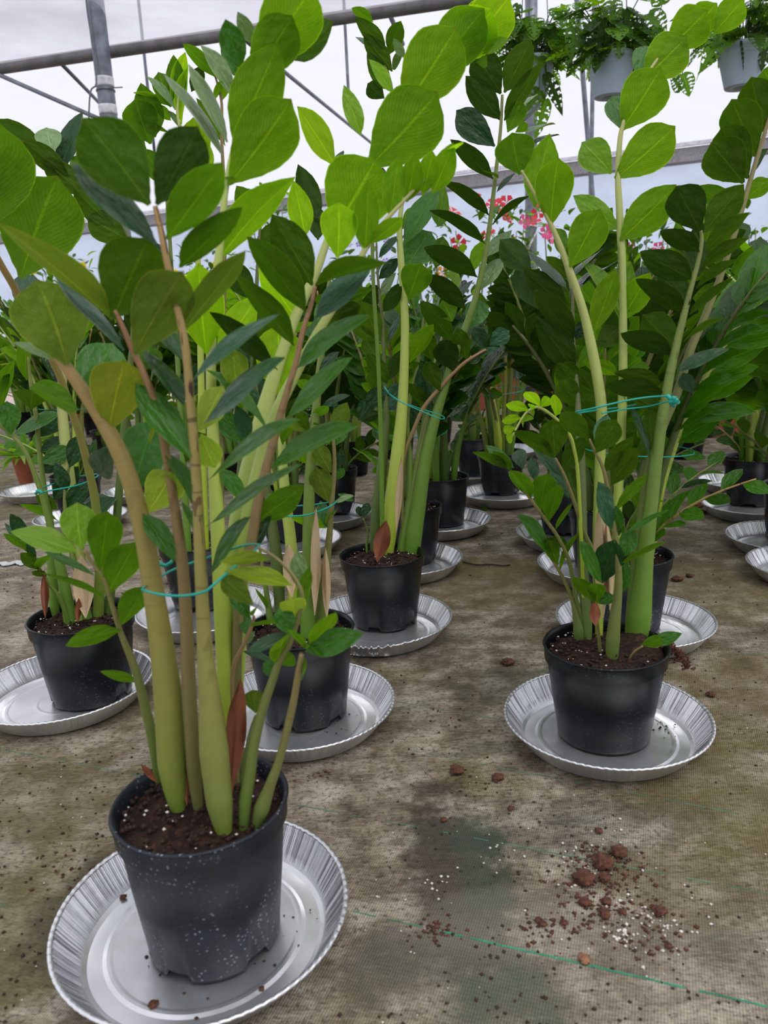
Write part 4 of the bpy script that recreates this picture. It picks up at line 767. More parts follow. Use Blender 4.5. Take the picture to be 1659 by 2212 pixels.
# ---------------------------------------------------------------- plant right behind the foremost one
P4 = [
 ('d', 'olive', .1, -.02, [(690, 1362, 24), (697, 1290, 22), (706, 1210, 17), (713, 1140, 13), (718, 1070, 11), (723, 1000, 9), (719, 940, 7)],
  [('F', 1510, 1330, 1375, 1088, 160, 'u', 'o'), ('F', 1490, 1595, 1375, 1290, 195, 'u', 'o'), ('G', 1055, 380, 750, 250, 105, 'u', 'L'), ('G', 1060, 370, 1000, 120, 110, 't', 'g', .02), ('G', 1070, 360, 1130, 180, 60, 'u', 'm'), ('F', 1500, 1080, 1360, 880, 120, 'u', 'm'), ('F', 1520, 1000, 1659, 700, 150, 'u', 'o'), ('F', 1530, 1100, 1640, 900, 130, 't', 'g', .01), ('F', 1540, 1320, 1620, 1130, 90, 't', 'G'), ('F', 1550, 1400, 1630, 1290, 80, 't', 'g'), ('G', 1120, 145, 1305, 90, 50, 't', 'p')]),
 ('c', 'green', .25, .0, [(664, 1375, 32), (666, 1300, 30), (666, 1200, 26), (667, 1100, 25), (671, 1000, 22), (681, 900, 19), (690, 800, 15), (699, 720, 12), (706, 650, 10), (714, 590, 7)],
  [('F', 1400, 430, 1590, 250, 90, 't', 'G'), ('F', 1370, 600, 1200, 500, 90, 'u', 'm'), ('F', 1350, 850, 1490, 720, 90, 'u', 'm'), ('F', 1320, 960, 1210, 780, 110, 'u', 'd'), ('F', 1290, 980, 1120, 860, 80, 'u', 'o'), ('F', 1290, 1250, 1170, 1080, 130, 'u', 'L'), ('D', 1330, 1300, 1659, 1090, 100, 'u', 'd'), ('D', 1350, 1400, 1570, 1280, 140, 'u', 'd'), ('J', 20, 1460, 320, 1270, 140, 'u', 'd'), ('J', 90, 1340, 425, 1085, 110, 'u', 'd'), ('F', 1420, 760, 1659, 610, 60, 't', 'G'), ('D', 1280, 1330, 1180, 1180, 100, 'u', 'd')]),
 ('b', 'lime', .0, .02, [(637, 1350, 24), (634, 1250, 28), (627, 1160, 25), (617, 1080, 24), (611, 1000, 20), (608, 930, 16), (612, 850, 12), (625, 760, 8)], [('F', 1080, 1080, 1190, 800, 110, 'u', 'm'), ('F', 1050, 1000, 960, 720, 110, 'u', 'L'), ('.', 612, 860, 640, 790, 30, 'u', 'L')]),
 ('a', 'dark', .1, .02, [(606, 1340, 20), (600, 1240, 28), (592, 1160, 24), (582, 1090, 18), (570, 1000, 12), (560, 900, 8), (552, 820, 6)], [('.', 560, 900, 520, 810, 36, 't', 'G'), ('.', 566, 960, 620, 880, 30, 't', 'G'), ('.', 575, 1040, 520, 950, 34, 't', 'G')]),
 ('e', 'green', 0, .0, [(585, 1345, 18), (577, 1290, 12), (568, 1230, 8), (560, 1180, 5)], [('G', 520, 1100, 430, 900, 50, 'u', 'm')]),
]
def ex4(root, c):
    Y = c.y
    loop_tie(root, c, [(590, 1116, Y-.02), (630, 1115, Y-.03), (665, 1112, Y-.035), (700, 1100, Y-.04), (719, 1090, Y-.04), (722, 1084, Y), (680, 1090, Y+.04), (620, 1096, Y+.04), (588, 1112, Y-.018)], .0012)
    place_leaf(PALE, root, c, at(706, 1340, Y-.03), at(703, 1180, Y-.03), .012, True, (1, 1, 1, 1), .05, 'sheath')
    place_leaf(PALE, root, c, at(680, 1330, Y-.04), at(682, 1090, Y-.04), .014, True, (1, 1, 1, 1), .05, 'sheath')
    place_leaf(PALE, root, c, at(630, 1290, Y-.04), at(622, 1172, Y-.04), .02, True, (1, 1, 1, 1), .05, 'sheath')
hand_plant(660, 1537, .14, .082, .064, 'pot_black', 'zz plant immediately behind the foremost pot, a scarred olive leaf on its thin stem', P4, 14, ex4, 5)

# ---------------------------------------------------------------- centre plant in the crumpled tray
P5 = [
 ('s0', 'green', 0, -.03, [(792, 1178, 5), (795, 1150, 4), (785, 1120, 3)], [('G', 1380, 285, 1440, 150, 80, 't', 'G'), ('G', 1370, 280, 1340, 180, 60, 't', 'G'), ('G', 1300, 130, 1165, 70, 60, 't', 'g')]),
 ('d', 'green', .2, .0, [(890, 1192, 36), (894, 1150, 38), (904, 1090, 33), (918, 1000, 27), (936, 920, 23), (956, 850, 20), (978, 780, 17), (1003, 715, 16), (1024, 655, 14), (1040, 590, 12), (1050, 540, 11), (1060, 470, 10), (1068, 400, 9), (1076, 330, 8), (1082, 270, 7), (1085, 205, 6)],
  [('J', 1440, 735, 988, 368, 110, 'u', 'D'), ('J', 1480, 485, 1105, 128, 115, 'u', 'D'), ('I', 1520, 1610, 1130, 1250, 150, 'u', 'D'), ('I', 1530, 1310, 1182, 984, 240, 't', 'G', .0), ('I', 1580, 1075, 1268, 678, 210, 'u', 'D'), ('L', 340, 425, 100, 60, 270, 'u', 'D'), ('L', 370, 415, 610, -70, 240, 'u', 'd'), ('L', 370, 665, 692, 135, 155, 'u', 'd'), ('L', 400, 770, 525, 480, 170, 'u', 'm'), ('L', 470, 770, 582, 695, 80, 'u', 'm'),
   ('L', 300, 1310, 462, 1128, 45, 't', 'G'), ('L', 265, 1600, 585, 1290, 60, 'u', 'D'), ('J', 1372, 1035, 910, 712, 185, 'u', 'D'), ('J', 1268, 1325, 925, 978, 170, 'u', 'D'), ('J', 1400, 1150, 1592, 830, 140, 't', 'p', .02), ('J', 1465, 845, 1680, 600, 120, 't', 'p', .02), ('J', 1290, 1500, 1430, 1235, 200, 't', 'g', .02), ('J', 1155, 1620, 880, 1218, 180, 'u', 'd'), ('J', 1150, 1430, 1060, 1240, 180, 'u', 'm', .02), ('J', 1320, 980, 1430, 700, 110, 'u', 'L', .04),
   ('L', 530, 700, 700, 500, 60, 't', 'G', .04), ('L', 565, 790, 820, 640, 45, 't', 'p', .04), ('L', 630, 885, 858, 742, 55, 't', 'G', .04), ('L', 540, 540, 650, 400, 60, 't', 'p', .04), ('I', 1560, 1600, 1430, 1500, 30, 'u', 'd'), ('K', 1180, 420, 1020, 130, 200, 'u', 'D'), ('K', 1280, 320, 1190, 30, 150, 'u', 'd')]),
 ('b', 'lime', 0, .0, [(838, 1195, 24), (842, 1140, 34), (850, 1060, 33), (859, 980, 30), (868, 890, 24), (873, 800, 20), (875, 700, 18), (871, 620, 16), (866, 560, 15), (863, 495, 12), (868, 440, 9), (880, 390, 6)],
  [('J', 760, 1232, 878, 890, 270, 'u', 'm'), ('J', 715, 748, 1018, 215, 190, 't', 'g', .0), ('J', 730, 960, 965, 615, 310, 't', 'g', .02), ('K', 770, 345, 965, -25, 150, 'u', 'L'), ('J', 700, 600, 830, 400, 120, 'u', 'm', .03), ('J', 1020, 580, 1060, 210, 170, 'u', 'm', .06), ('J', 1000, 950, 1060, 680, 170, 'u', 'm', .06), ('J', 1170, 1130, 1180, 920, 110, 'u', 'L', .08)]),
 ('c', 'green', 0, .02, [(868, 1190, 22), (878, 1130, 22), (892, 1060, 20), (908, 980, 22), (918, 930, 18), (925, 890, 6)], []),
 ('c2', 'green', 0, .03, [(882, 1185, 14), (884, 1100, 14), (886, 1000, 12), (880, 900, 10), (900, 800, 8), (915, 700, 7), (925, 640, 5)], [('K', 905, 720, 880, 340, 150, 't', 'G'), ('K', 920, 740, 760, 530, 110, 'u', 'd'), ('K', 800, 910, 760, 650, 110, 't', 'G'), ('K', 970, 330, 900, 65, 165, 'u', 'd'), ('J', 960, 1590, 930, 1350, 110, 'u', 'L', .04), ('K', 900, 500, 790, 320, 100, 'u', 'd')]),
 ('t', 'green', 0, -.10, [(826, 1200, 10), (824, 1000, 10), (818, 800, 9), (806, 600, 8), (806, 480, 8), (818, 380, 7), (842, 250, 6), (845, 180, 5), (815, 110, 4), (790, 70, 3)],
  [('I', 555, 445, 272, 150, 140, 'u', 'd'), ('I', 612, 640, 352, 300, 160, 'u', 'd'), ('I', 580, 810, 385, 465, 160, 'u', 'd'), ('I', 440, 200, 248, 42, 90, 'u', 'm'), ('I', 540, 880, 385, 745, 150, 'u', 'D'), ('I', 580, 492, 692, 175, 150, 'u', 'd'), ('I', 360, 400, 310, 320, 60, 't', 'g', .03), ('I', 610, 620, 700, 450, 70, 'u', 'd', .03), ('J', 500, 330, 320, 480, 60, 't', 'G'), ('I', 480, 1650, 530, 1500, 90, 't', 'b'), ('J', 440, 320, 525, 160, 90, 't', 'b'), ('D', 1180, 560, 1040, 50, 210, 'u', 'D', .03), ('D', 1190, 700, 1170, 380, 160, 'u', 'D', .03), ('D', 1260, 560, 1090, 540, 90, 'u', 'D', .03), ('C', 1340, 1470, 1420, 1350, 50, 't', 'G', .02)]),
 ('a', 'dark', .1, .0, [(810, 1192, 22), (814, 1120, 26), (822, 1040, 24), (830, 960, 20), (835, 900, 16), (832, 830, 10), (829, 760, 9), (827, 700, 8), (820, 640, 6), (815, 580, 5), (813, 520, 4)],
  [('K', 570, 530, 382, 258, 155, 'u', 'd'), ('J', 510, 1605, 328, 1235, 190, 'u', 'd'), ('K', 478, 745, 748, 538, 165, 't', 'b'), ('K', 490, 762, 748, 735, 75, 't', 'b'), ('K', 372, 780, 528, 568, 150, 't', 'G'), ('K', 310, 865, 400, 670, 120, 't', 'G'), ('K', 330, 875, 515, 785, 90, 'u', 'D'), ('K', 500, 330, 360, 130, 150, 'u', 'd', .02), ('K', 480, 150, 240, 20, 110, 'u', 'd'), ('J', 490, 1050, 665, 860, 110, 't', 'G'), ('J', 510, 1265, 400, 1090, 110, 'u', 'D'), ('J', 500, 1200, 645, 990, 80, 't', 'p'), ('J', 530, 1340, 695, 1110, 130, 'u', 'D'), ('J', 490, 860, 650, 650, 70, 't', 'G'), ('K', 470, 570, 400, 430, 100, 'u', 'd'), ('K', 580, 500, 690, 230, 110, 'u', 'D', .02), ('J', 570, 1620, 690, 1370, 60, 't', 'G')]),
 ('e', 'brown', 0, -.02, [(872, 1185, 9), (868, 1080, 9), (872, 990, 9), (895, 925, 9), (917, 878, 9), (953, 835, 9), (980, 805, 8), (1008, 780, 7), (1050, 755, 5)],
  [('K', 1040, 600, 910, 330, 150, 'u', 'd'), ('K', 1160, 425, 1070, 150, 190, 'u', 'D'), ('K', 1350, 300, 1560, 190, 60, 't', 'G'), ('K', 1450, 230, 1350, 30, 130, 't', 'G'), ('K', 1480, 190, 1659, 60, 150, 't', 'b')]),
]
def ex5(root, c):
    Y = c.y
    loop_tie(root, c, [(840, 850, Y), (866, 868, Y-.035), (905, 886, Y-.04), (952, 905, Y-.045), (955, 898, Y), (900, 880, Y+.05), (850, 860, Y+.04), (830, 835, Y+.01), (840, 850, Y)], .0011)
    place_leaf(DRY, root, c, at(815, 1214, Y-.05), at(834, 1122, Y-.055), .030, True, (1, 1, 1, 1), .05, 'sheath')
    place_leaf(PALE, root, c, at(856, 1150, Y-.03), at(868, 980, Y-.03), .012, True, (1, 1, 1, 1), .05, 'sheath')
hand_plant(832, 1340, .14, .083, .064, 'pot_black', 'centre zz plant with a red brown sheath, standing in the crumpled tray', P5, 15, ex5, 5)
# ---------------------------------------------------------------- plant between the foremost one and the rest, its lime shoot arching left
P23 = [
 ('s1', 'lime', 0, -.02, [(446, 1290, 20), (440, 1100, 19), (436, 900, 16), (432, 700, 13), (426, 520, 11), (415, 400, 9), (400, 320, 7), (384, 255, 6), (385, 200, 4)],
  [('B', 520, 1290, 378, 885, 300, 'u', 'm'), ('B', 560, 1230, 432, 742, 250, 'u', 'm'), ('B', 700, 960, 590, 650, 190, 'u', 'm', .0), ('B', 760, 910, 725, 490, 170, 'u', 'm'), ('B', 740, 985, 812, 462, 140, 'u', 'K'), ('B', 800, 1115, 800, 578, 95, 'u', 'K'), ('B', 742, 988, 505, 648, 75, 't', 'p'), ('B', 690, 955, 378, 788, 60, 'u', 'L'), ('B', 700, 1080, 560, 925, 90, 'u', 'L'), ('B', 715, 1205, 342, 1055, 45, 'u', 'm'), ('B', 800, 1168, 685, 975, 50, 't', 'p'), ('B', 960, 1520, 900, 1050, 240, 'u', 'K'), ('B', 480, 1330, 250, 1090, 120, 'u', 'm', .03), ('B', 1000, 1560, 1010, 1250, 150, 'u', 'K', .02)]),
 ('s2', 'brown', .2, .03, [(474, 1290, 16), (478, 1000, 13), (483, 700, 10), (485, 450, 8), (479, 300, 7), (479, 225, 6), (470, 182, 5), (463, 160, 4)],
  [('B', 1095, 692, 828, 368, 120, 'u', 'm'), ('B', 1232, 852, 1000, 368, 120, 't', 'p'), ('B', 1300, 695, 1148, 428, 100, 't', 'g'), ('B', 885, 822, 980, 590, 120, 'u', 'D', .0), ('B', 1190, 1310, 928, 878, 110, 'u', 'm'), ('B', 1150, 910, 1210, 700, 80, 'u', 'L'), ('B', 1320, 640, 1180, 400, 120, 'u', 'L', .03), ('C', 260, 900, 330, 700, 60, 'u', 'L')]),
 ('s3', 'green', .2, .04, [(412, 1290, 18), (396, 1000, 14), (385, 800, 11), (372, 600, 9), (362, 450, 7), (350, 330, 5)],
  [('.', 372, 600, 310, 520, 50, 't', 'G'), ('.', 380, 700, 440, 620, 50, 'u', 'd'), ('.', 385, 760, 320, 690, 50, 'u', 'D'), ('.', 390, 860, 450, 780, 50, 't', 'G'), ('.', 366, 500, 430, 420, 54, 'u', 'd'), ('.', 358, 400, 310, 320, 46, 'u', 'm'), ('.', 394, 940, 330, 860, 46, 't', 'G'), ('.', 396, 1000, 450, 930, 46, 'u', 'd')]),
 ('s4', 'dark', .2, .05, [(495, 1290, 18), (520, 1000, 14), (540, 800, 11), (552, 650, 9), (560, 520, 7), (566, 430, 5)],
  [('.', 540, 800, 480, 720, 50, 't', 'G'), ('.', 545, 740, 610, 660, 50, 'u', 'd'), ('.', 552, 650, 490, 570, 54, 'u', 'D'), ('.', 530, 900, 590, 820, 50, 't', 'G'), ('.', 558, 560, 620, 470, 54, 'u', 'd'), ('.', 562, 480, 510, 400, 46, 'u', 'm'), ('.', 525, 960, 470, 880, 46, 't', 'g'), ('.', 520, 1010, 580, 940, 46, 'u', 'd')]),
]
hand_plant(440, 1300, .14, .083, .064, 'pot_black', 'zz plant with a lime shoot arching left, its pot glimpsed between the foremost stems', P23, 16, None, 4)
# ---------------------------------------------------------------- plants behind, each grown stem by stem
def wild_plant(u, v, label, seed, H=.82, n=8, spread=.26, tones=('d', 'D', 'm'), pm='pot_black', sprouts=2, lean=(0, 0), dens=1.0, b0=.42, rt=.082, h=.14):
    rnd = random.Random(seed); c = gnd(u, v, .005); root = thing('potted_zz_plant', c, label, 'plant', 'potted zz plants'); c = Vector(root.location)
    pot_parts(root, h, rt, rt-.018, pm, seed, h-.014, 4, False, True, True, 56)
    a0 = rnd.uniform(0, 6); first = None; tie = []
    for i in range(n+sprouts):
        small = i >= n; a = a0+i*2*PI/n*1.618+rnd.uniform(-.3, .3); r0 = rnd.uniform(.01, .045)
        hh = H*rnd.uniform(.68, 1.0)*(.45 if small else 1); sp = spread*rnd.uniform(.35, 1.0)*(.9 if small else 1)
        dx, dy = math.cos(a), math.sin(a); P = []; m = 7
        for k in range(m+1):
            t = k/m; rr = r0+sp*t**1.7; P.append(Vector((dx*rr+lean[0]*t*t, dy*rr+lean[1]*t*t, h-.03+(hh-h+.03)*(t-.12*t**3))))
        rb = (.0105 if not small else .005)*rnd.uniform(.8, 1.15); R = [rb*.8, rb*1.2]+[rb*(1.05-.8*k/m) for k in range(2, m+1)]
        kind = rnd.choice(('green', 'dark', 'olive', 'green', 'tan')) if rnd.random() > .18 else 'lime'
        cols = tuple(lin(x) for x in STEMCOL[kind]); V, F, UV, C = tube_data(P, R, 8, 3, cols, rnd.choice((0, .3, .8)))
        st = mesh_obj('stem', V, F, MAT['stem'], root, True, UV, C)
        code = 'L' if kind == 'lime' else rnd.choice(tones)
        pts, _ = catmull(P, R, 6); N = len(pts)
        if not small: tie.append(P[3])
        b = b0 if not small else .3; s = b; side = 1; ph = rnd.uniform(0, PI)
        q = .040/dens*(1.25 if not small else 1.5)
        while s < .985:
            p = pts[int(s*(N-1))]; p2 = pts[min(N-1, int(s*(N-1))+1)]; T = (p2-p).normalized() if (p2-p).length > 1e-6 else Vector((0, 0, 1))
            X = T.cross(Vector((math.cos(ph), math.sin(ph), .15))).normalized(); ax = (T*rnd.uniform(.75, 1.1)+X*side*rnd.uniform(.75, 1.1)+Vector((0, 0, rnd.uniform(-.1, .25)))).normalized()
            if s > .93: ax = (T*1.4+X*side*.6).normalized()
            Ln = (.106-.040*abs(s-.55)*1.6)*rnd.uniform(.85, 1.12)*(.62 if small else 1); Wd = Ln*rnd.uniform(.42, .58)
            pn = X.cross(T); pn = pn if pn.z > 0 else -pn; nrm = (pn*1.1+T*rnd.uniform(.0, .7)+Vector((rnd.uniform(-.35, .35), rnd.uniform(-.35, .35), .2))); nrm = (nrm-ax*nrm.dot(ax)).normalized(); XX = ax.cross(nrm)
            o = link('leaf', rnd.choice(LO), st); o.matrix_local = Matrix(((XX.x*Wd, ax.x*Ln, nrm.x*Ln, p.x), (XX.y*Wd, ax.y*Ln, nrm.y*Ln, p.y), (XX.z*Wd, ax.z*Ln, nrm.z*Ln, p.z), (0, 0, 0, 1)))
            o.color = leafcol(code if rnd.random() > .15 else rnd.choice(tones), rnd)
            side = -side; s += q*rnd.uniform(.8, 1.2)/hh*.44
    if len(tie) > 2:
        z = sum(t.z for t in tie)/len(tie); cx = sum(t.x for t in tie)/len(tie); cy = sum(t.y for t in tie)/len(tie); rr = max(math.hypot(t.x-cx, t.y-cy) for t in tie)+.006
        tube('tie', [Vector((cx+rr*math.cos(k*PI/5), cy+rr*math.sin(k*PI/5), z+.006*math.sin(k*PI/5+seed))) for k in range(11)], .0012, MAT['twine'], root, 6, 2)
    return root
WILD = [
 (1350, 1345, 'zz plant directly behind the front right one, in a dusty slender pot', 61, dict(H=.84, n=6, spread=.20, tones=('d', 'm', 'D'), pm='pot_grey', sprouts=4, lean=(.08, -.02))),
 (887, 1207, 'zz plant first behind the crumpled tray, its pot half hidden by stems', 62, dict(H=.80, n=8, spread=.22, lean=(.03, 0))),
 (955, 1128, 'zz plant second behind the crumpled tray, crumbly soil heaped over its rim', 63, dict(H=.78, n=6, spread=.2)),
 (1083, 1062, 'spreading dark zz plant right of centre in a lone black pot', 64, dict(H=.74, n=8, spread=.24, tones=('D', 'D', 'd'), lean=(-.05, 0), dens=.7, b0=.52)),
 (1028, 1022, 'zz plant half hidden behind the lone centre pot', 65, dict(H=.80, n=6, spread=.16)),
 (1110, 963, 'small distant zz plant at the end of the centre aisle', 66, dict(H=.66, n=5, spread=.14, dens=.6, b0=.55)),
 (1300, 1215, 'zz plant two pots behind the front right one', 67, dict(H=.84, n=8, spread=.22, lean=(.04, 0))),
 (1222, 1145, 'zz plant whose black pot shows left of the front right stems', 68, dict(H=.88, n=8, spread=.2, tones=('D', 'D', 'd'), b0=.5, lean=(.03, 0))),
 (1617, 1085, 'zz plant near the right edge with one bright yellow green stem', 69, dict(H=.80, n=8, spread=.22, lean=(.02, 0), tones=('d', 'm'))),
 (1714, 1160, 'zz plant at the right edge, pot cut by the frame, tan sheath', 70, dict(H=.84, n=8, spread=.3, lean=(-.04, 0), tones=('d', 'D', 'm'))),
 (1790, 1222, 'zz plant whose leaves lean in from beyond the right edge', 71, dict(H=.88, n=8, spread=.32, lean=(-.08, 0), tones=('d', 'm'))),
 (1640, 1030, 'zz plant behind the yellow green stemmed one at right', 72, dict(H=.82, n=8, spread=.22)),
 (175, 1113, 'zz plant behind the left edge plant, fully screened at its foot', 73, dict(H=.80, n=8, spread=.24, tones=('D', 'd'), sprouts=4)),
 (312, 1055, 'zz plant far behind the foremost stems, left of centre', 74, dict(H=.84, n=8, spread=.24)),
 (623, 1160, 'zz plant in the second rank left of the crumpled tray', 76, dict(H=.80, n=8, spread=.22)),
 (722, 1104, 'zz plant in a dark pot seen just left of the centre plant', 77, dict(H=.80, n=8, spread=.22, tones=('D', 'd'), sprouts=5)),
 (760, 1022, 'zz plant in the rank behind the dark pot left of centre', 78, dict(H=.80, n=8, spread=.22, tones=('D', 'd', 'm'))),
 (860, 985, 'distant zz plant straight behind the centre plant', 79, dict(H=.78, n=8, spread=.22, tones=('D', 'd', 'd'))),
 (640, 1010, 'distant zz plant screened by the tall tan stems', 80, dict(H=.82, n=8, spread=.24)),
 (520, 1050, 'distant zz plant screened by the foremost lime stem', 81, dict(H=.82, n=8, spread=.24)),
 (1300, 1010, 'distant zz plant behind the front right plant, left of it', 82, dict(H=.80, n=8, spread=.22, tones=('D', 'd', 'm'))),
 (1395, 990, 'distant zz plant behind the front right plant, straight behind its pale stem', 83, dict(H=.80, n=8, spread=.22, tones=('D', 'd', 'm'))),
 (1238, 985, 'distant zz plant at the right side of the centre aisle', 84, dict(H=.84, b0=.55, n=6, spread=.16, tones=('D', 'd', 'm'))),
 (945, 955, 'distant zz plant at the left side of the centre aisle', 85, dict(H=.74, n=6, spread=.18, tones=('D', 'D', 'd'), dens=.8)),
 (1480, 985, 'distant zz plant right of the front right plant, before the terracotta trough', 86, dict(H=.74, n=5, spread=.16, tones=('D', 'd'), dens=.7)),
 (1690, 985, 'distant zz plant at the far right edge', 87, dict(H=.80, n=8, spread=.24)),
 (240, 990, 'distant zz plant at left, behind the terracotta pot row', 88, dict(H=.82, n=8, spread=.24)),
 (420, 985, 'distant zz plant at left of the tall striped stem', 89, dict(H=.82, n=8, spread=.24)),
 (100, 975, 'distant zz plant near the left edge behind the terracotta pot', 90, dict(H=.76, n=6, spread=.2)),
]
FAR = ['at the far left edge', 'third from the left', 'behind the left post foot', 'behind the lime shoot', 'behind the foremost tan stems', 'left of the centre plant', 'just left of the centre aisle', 'right of the centre aisle post', 'behind the curved pale stem', 'behind the striped right stem', 'right of the striped right stem', 'at the far right']
for i, (u, v) in enumerate(((-60, 940), (60, 935), (210, 938), (350, 930), (480, 925), (610, 925), (720, 922), (1285, 905), (1360, 918), (1430, 915), (1580, 925), (1720, 915))):
    WILD.append((u, v, 'back rank zz plant, dark leaved, '+FAR[i], 120+i, dict(H=.92+.06*(i % 3), n=8, spread=.28, tones=('d', 'm', 'D', 'L'), sprouts=0, b0=.52)))
for u, v, lb, sd, kw in WILD: wild_plant(u, v, lb, sd, **kw)

# ---------------------------------------------------------------- grassy variegated plants at far left
def grassy(u, v, label, seed, mat, n=80, ln=.34, H=.13, rt=.07, name='spider_plant', col='L', up=.6, stand=0):
    rnd = random.Random(seed); c = gnd(u, v, .005); root = thing(name, c, label, 'plant', 'grassy potted plants'); pot_parts(root, H, rt, rt-.018, mat, seed, H-.012, 0, False, False, False, 48)
    for i in range(n):
        a = rnd.uniform(0, 2*PI); e = rnd.uniform(.2, 1.35)*up+.2; ax = Vector((math.cos(a)*math.cos(e), math.sin(a)*math.cos(e), math.sin(e))); L = ln*rnd.uniform(.6, 1.1)
        nr = Vector((-math.cos(a)*math.sin(e), -math.sin(a)*math.sin(e), math.cos(e))); X = ax.cross(nr); w = .016*rnd.uniform(.7, 1.3)
        p = Vector((rnd.uniform(-.015, .015), rnd.uniform(-.015, .015), H-.015)); o = link('leaf', BLADE, root); o.matrix_local = Matrix(((X.x*w, ax.x*L, nr.x*L, p.x), (X.y*w, ax.y*L, nr.y*L, p.y), (X.z*w, ax.z*L, nr.z*L, p.z), (0, 0, 0, 1)))
        o.color = leafcol(rnd.choice((col, col, 'm', 'Y')), rnd)
    return root
grassy(58, 1052, 'low variegated spider plant in a terracotta pot on the far left tray', 21, 'terracotta', 60, .20, .13, .042)
grassy(-60, 975, 'tall feathery lime green plant at the left edge', 22, 'terracotta', 150, .50, .30, .10, 'feathery_plant', 'K', .95)
grassy(75, 892, 'yellow green striped plant beyond the left edge plants', 23, 'terracotta', 90, .40, .25, .10, 'striped_plant', 'Y', .9)
grassy(1520, 940, 'grey green strap-leaved plant standing by the terracotta trough', 24, 'pot_black', 40, .24, .20, .07, 'strap_leaved_plant', 'p', .9)

# ---------------------------------------------------------------- flowering plants beyond
def flowering(u, v, Hh, label, seed, fcol, nf, fr, spread=.3, cat='plant', kind='mandevilla_bush', petals=5, z0=.0):
    rnd = random.Random(seed); c = gnd(u, v, .0); c.z = 0; root = thing(kind, c, label, cat, 'flowering plants in the distance'); ph = .24
    pot_parts(root, ph, .13, .10, 'terracotta', seed, ph-.02, 0, False, False, False, 40)
    for i in range(6):
        a = i*PI/3; P = [Vector((0, 0, ph-.03)), Vector((math.cos(a)*spread*.3, math.sin(a)*spread*.3, Hh*.5)), Vector((math.cos(a)*spread*.7, math.sin(a)*spread*.7, Hh*.92))]
        V, F, UV, C = tube_data(P, [.008, .006, .003], 6, 3, tuple(lin(x) for x in STEMCOL['green']), 0); mesh_obj('stem', V, F, MAT['stem'], root, True, UV, C)
    for i in range(130):
        a = rnd.uniform(0, 6.28); t = rnd.random()**.7; r = spread*math.sqrt(rnd.random())*(.5+.5*t); p = Vector((r*math.cos(a), r*math.sin(a), ph+.05+(Hh-ph)*t)); L = rnd.uniform(.05, .09); w = L*.45
        ax = Vector((math.cos(a)*rnd.uniform(.2, 1), math.sin(a)*rnd.uniform(.2, 1), rnd.uniform(-.2, .9))).normalized(); nr = Vector((rnd.uniform(-.4, .4), rnd.uniform(-.4, .4), 1)); nr = (nr-ax*nr.dot(ax)).normalized(); X = ax.cross(nr)
        o = link('leaf', rnd.choice(LO), root); o.matrix_local = Matrix(((X.x*w, ax.x*L, nr.x*L, p.x), (X.y*w, ax.y*L, nr.y*L, p.y), (X.z*w, ax.z*L, nr.z*L, p.z), (0, 0, 0, 1))); o.color = leafcol(rnd.choice('mddL'), rnd)
    me = None
    for i in range(nf):
        if me is None:
            V = [(0, 0, -.2)]; F = []; m = petals
            for k in range(m):
                a = 2*PI*k/m; b = len(V)
                V += [(.28*math.cos(a-.3), .28*math.sin(a-.3), 0), (.28*math.cos(a+.3), .28*math.sin(a+.3), 0), (.85*math.cos(a+.5), .85*math.sin(a+.5), .12), (1.05*math.cos(a), 1.05*math.sin(a), .02), (.85*math.cos(a-.5), .85*math.sin(a-.5), .12)]
                F += [(0, b, b+1), (b, b+4, b+3, b+2, b+1)]
            o = mesh_obj('flower', V, F, MAT[fcol], root, True); me = o.data
        else: o = link('flower', me, root)
        a = rnd.uniform(-PI, 0); r = spread*rnd.uniform(.5, 1); o.location = (r*math.cos(a), r*math.sin(a), Hh*rnd.uniform(.8, 1.06)); o.rotation_euler = (rnd.uniform(.5, 1.6), rnd.uniform(-.5, .5), rnd.uniform(-.7, .7)); s = fr*rnd.uniform(.8, 1.2); o.scale = (s, s, s)
    return root
flowering(1020, 884, 1.22, 'red flowering bush behind the centre plants, left of the right post', 31, 'red', 7, .06, .30)
flowering(1100, 862, 1.30, 'crimson flowering bush directly beside the right post', 32, 'red', 6, .06, .24)
flowering(1195, 884, 1.18, 'coral flowering bush right of the right post', 33, 'pink', 8, .04, .28)
flowering(1372, 884, 1.12, 'pink flowering bush between the front right plant stems', 34, 'pink', 7, .035, .25)
flowering(930, 862, 1.05, 'orange flowering plant behind the centre plant', 35, 'orange', 4, .05, .2)
flowering(820, 900, 1.02, 'purple flowering plant behind the centre plant, farther left', 36, 'purple', 12, .022, .25)
flowering(180, 905, 1.12, 'yellow daisies peeking between the left plant leaves', 37, 'yellow', 8, .035, .22, kind='daisy_plant', petals=12)
flowering(470, 885, 1.12, 'yellow daisy plant glimpsed behind the foremost lime leaves', 38, 'yellow', 5, .03, .22, kind='daisy_plant', petals=12)
flowering(620, 872, 1.55, 'tall fine-leaved shrub rising behind the foremost plant', 39, 'yellow', 0, .03, .25, kind='tall_shrub')
flowering(1480, 862, 1.10, 'leafy bush beyond the front right plant, right of the pink one', 40, 'pink', 3, .03, .28)
flowering(1600, 895, 1.08, 'leafy bush beyond the right edge plants', 41, 'red', 2, .03, .28)

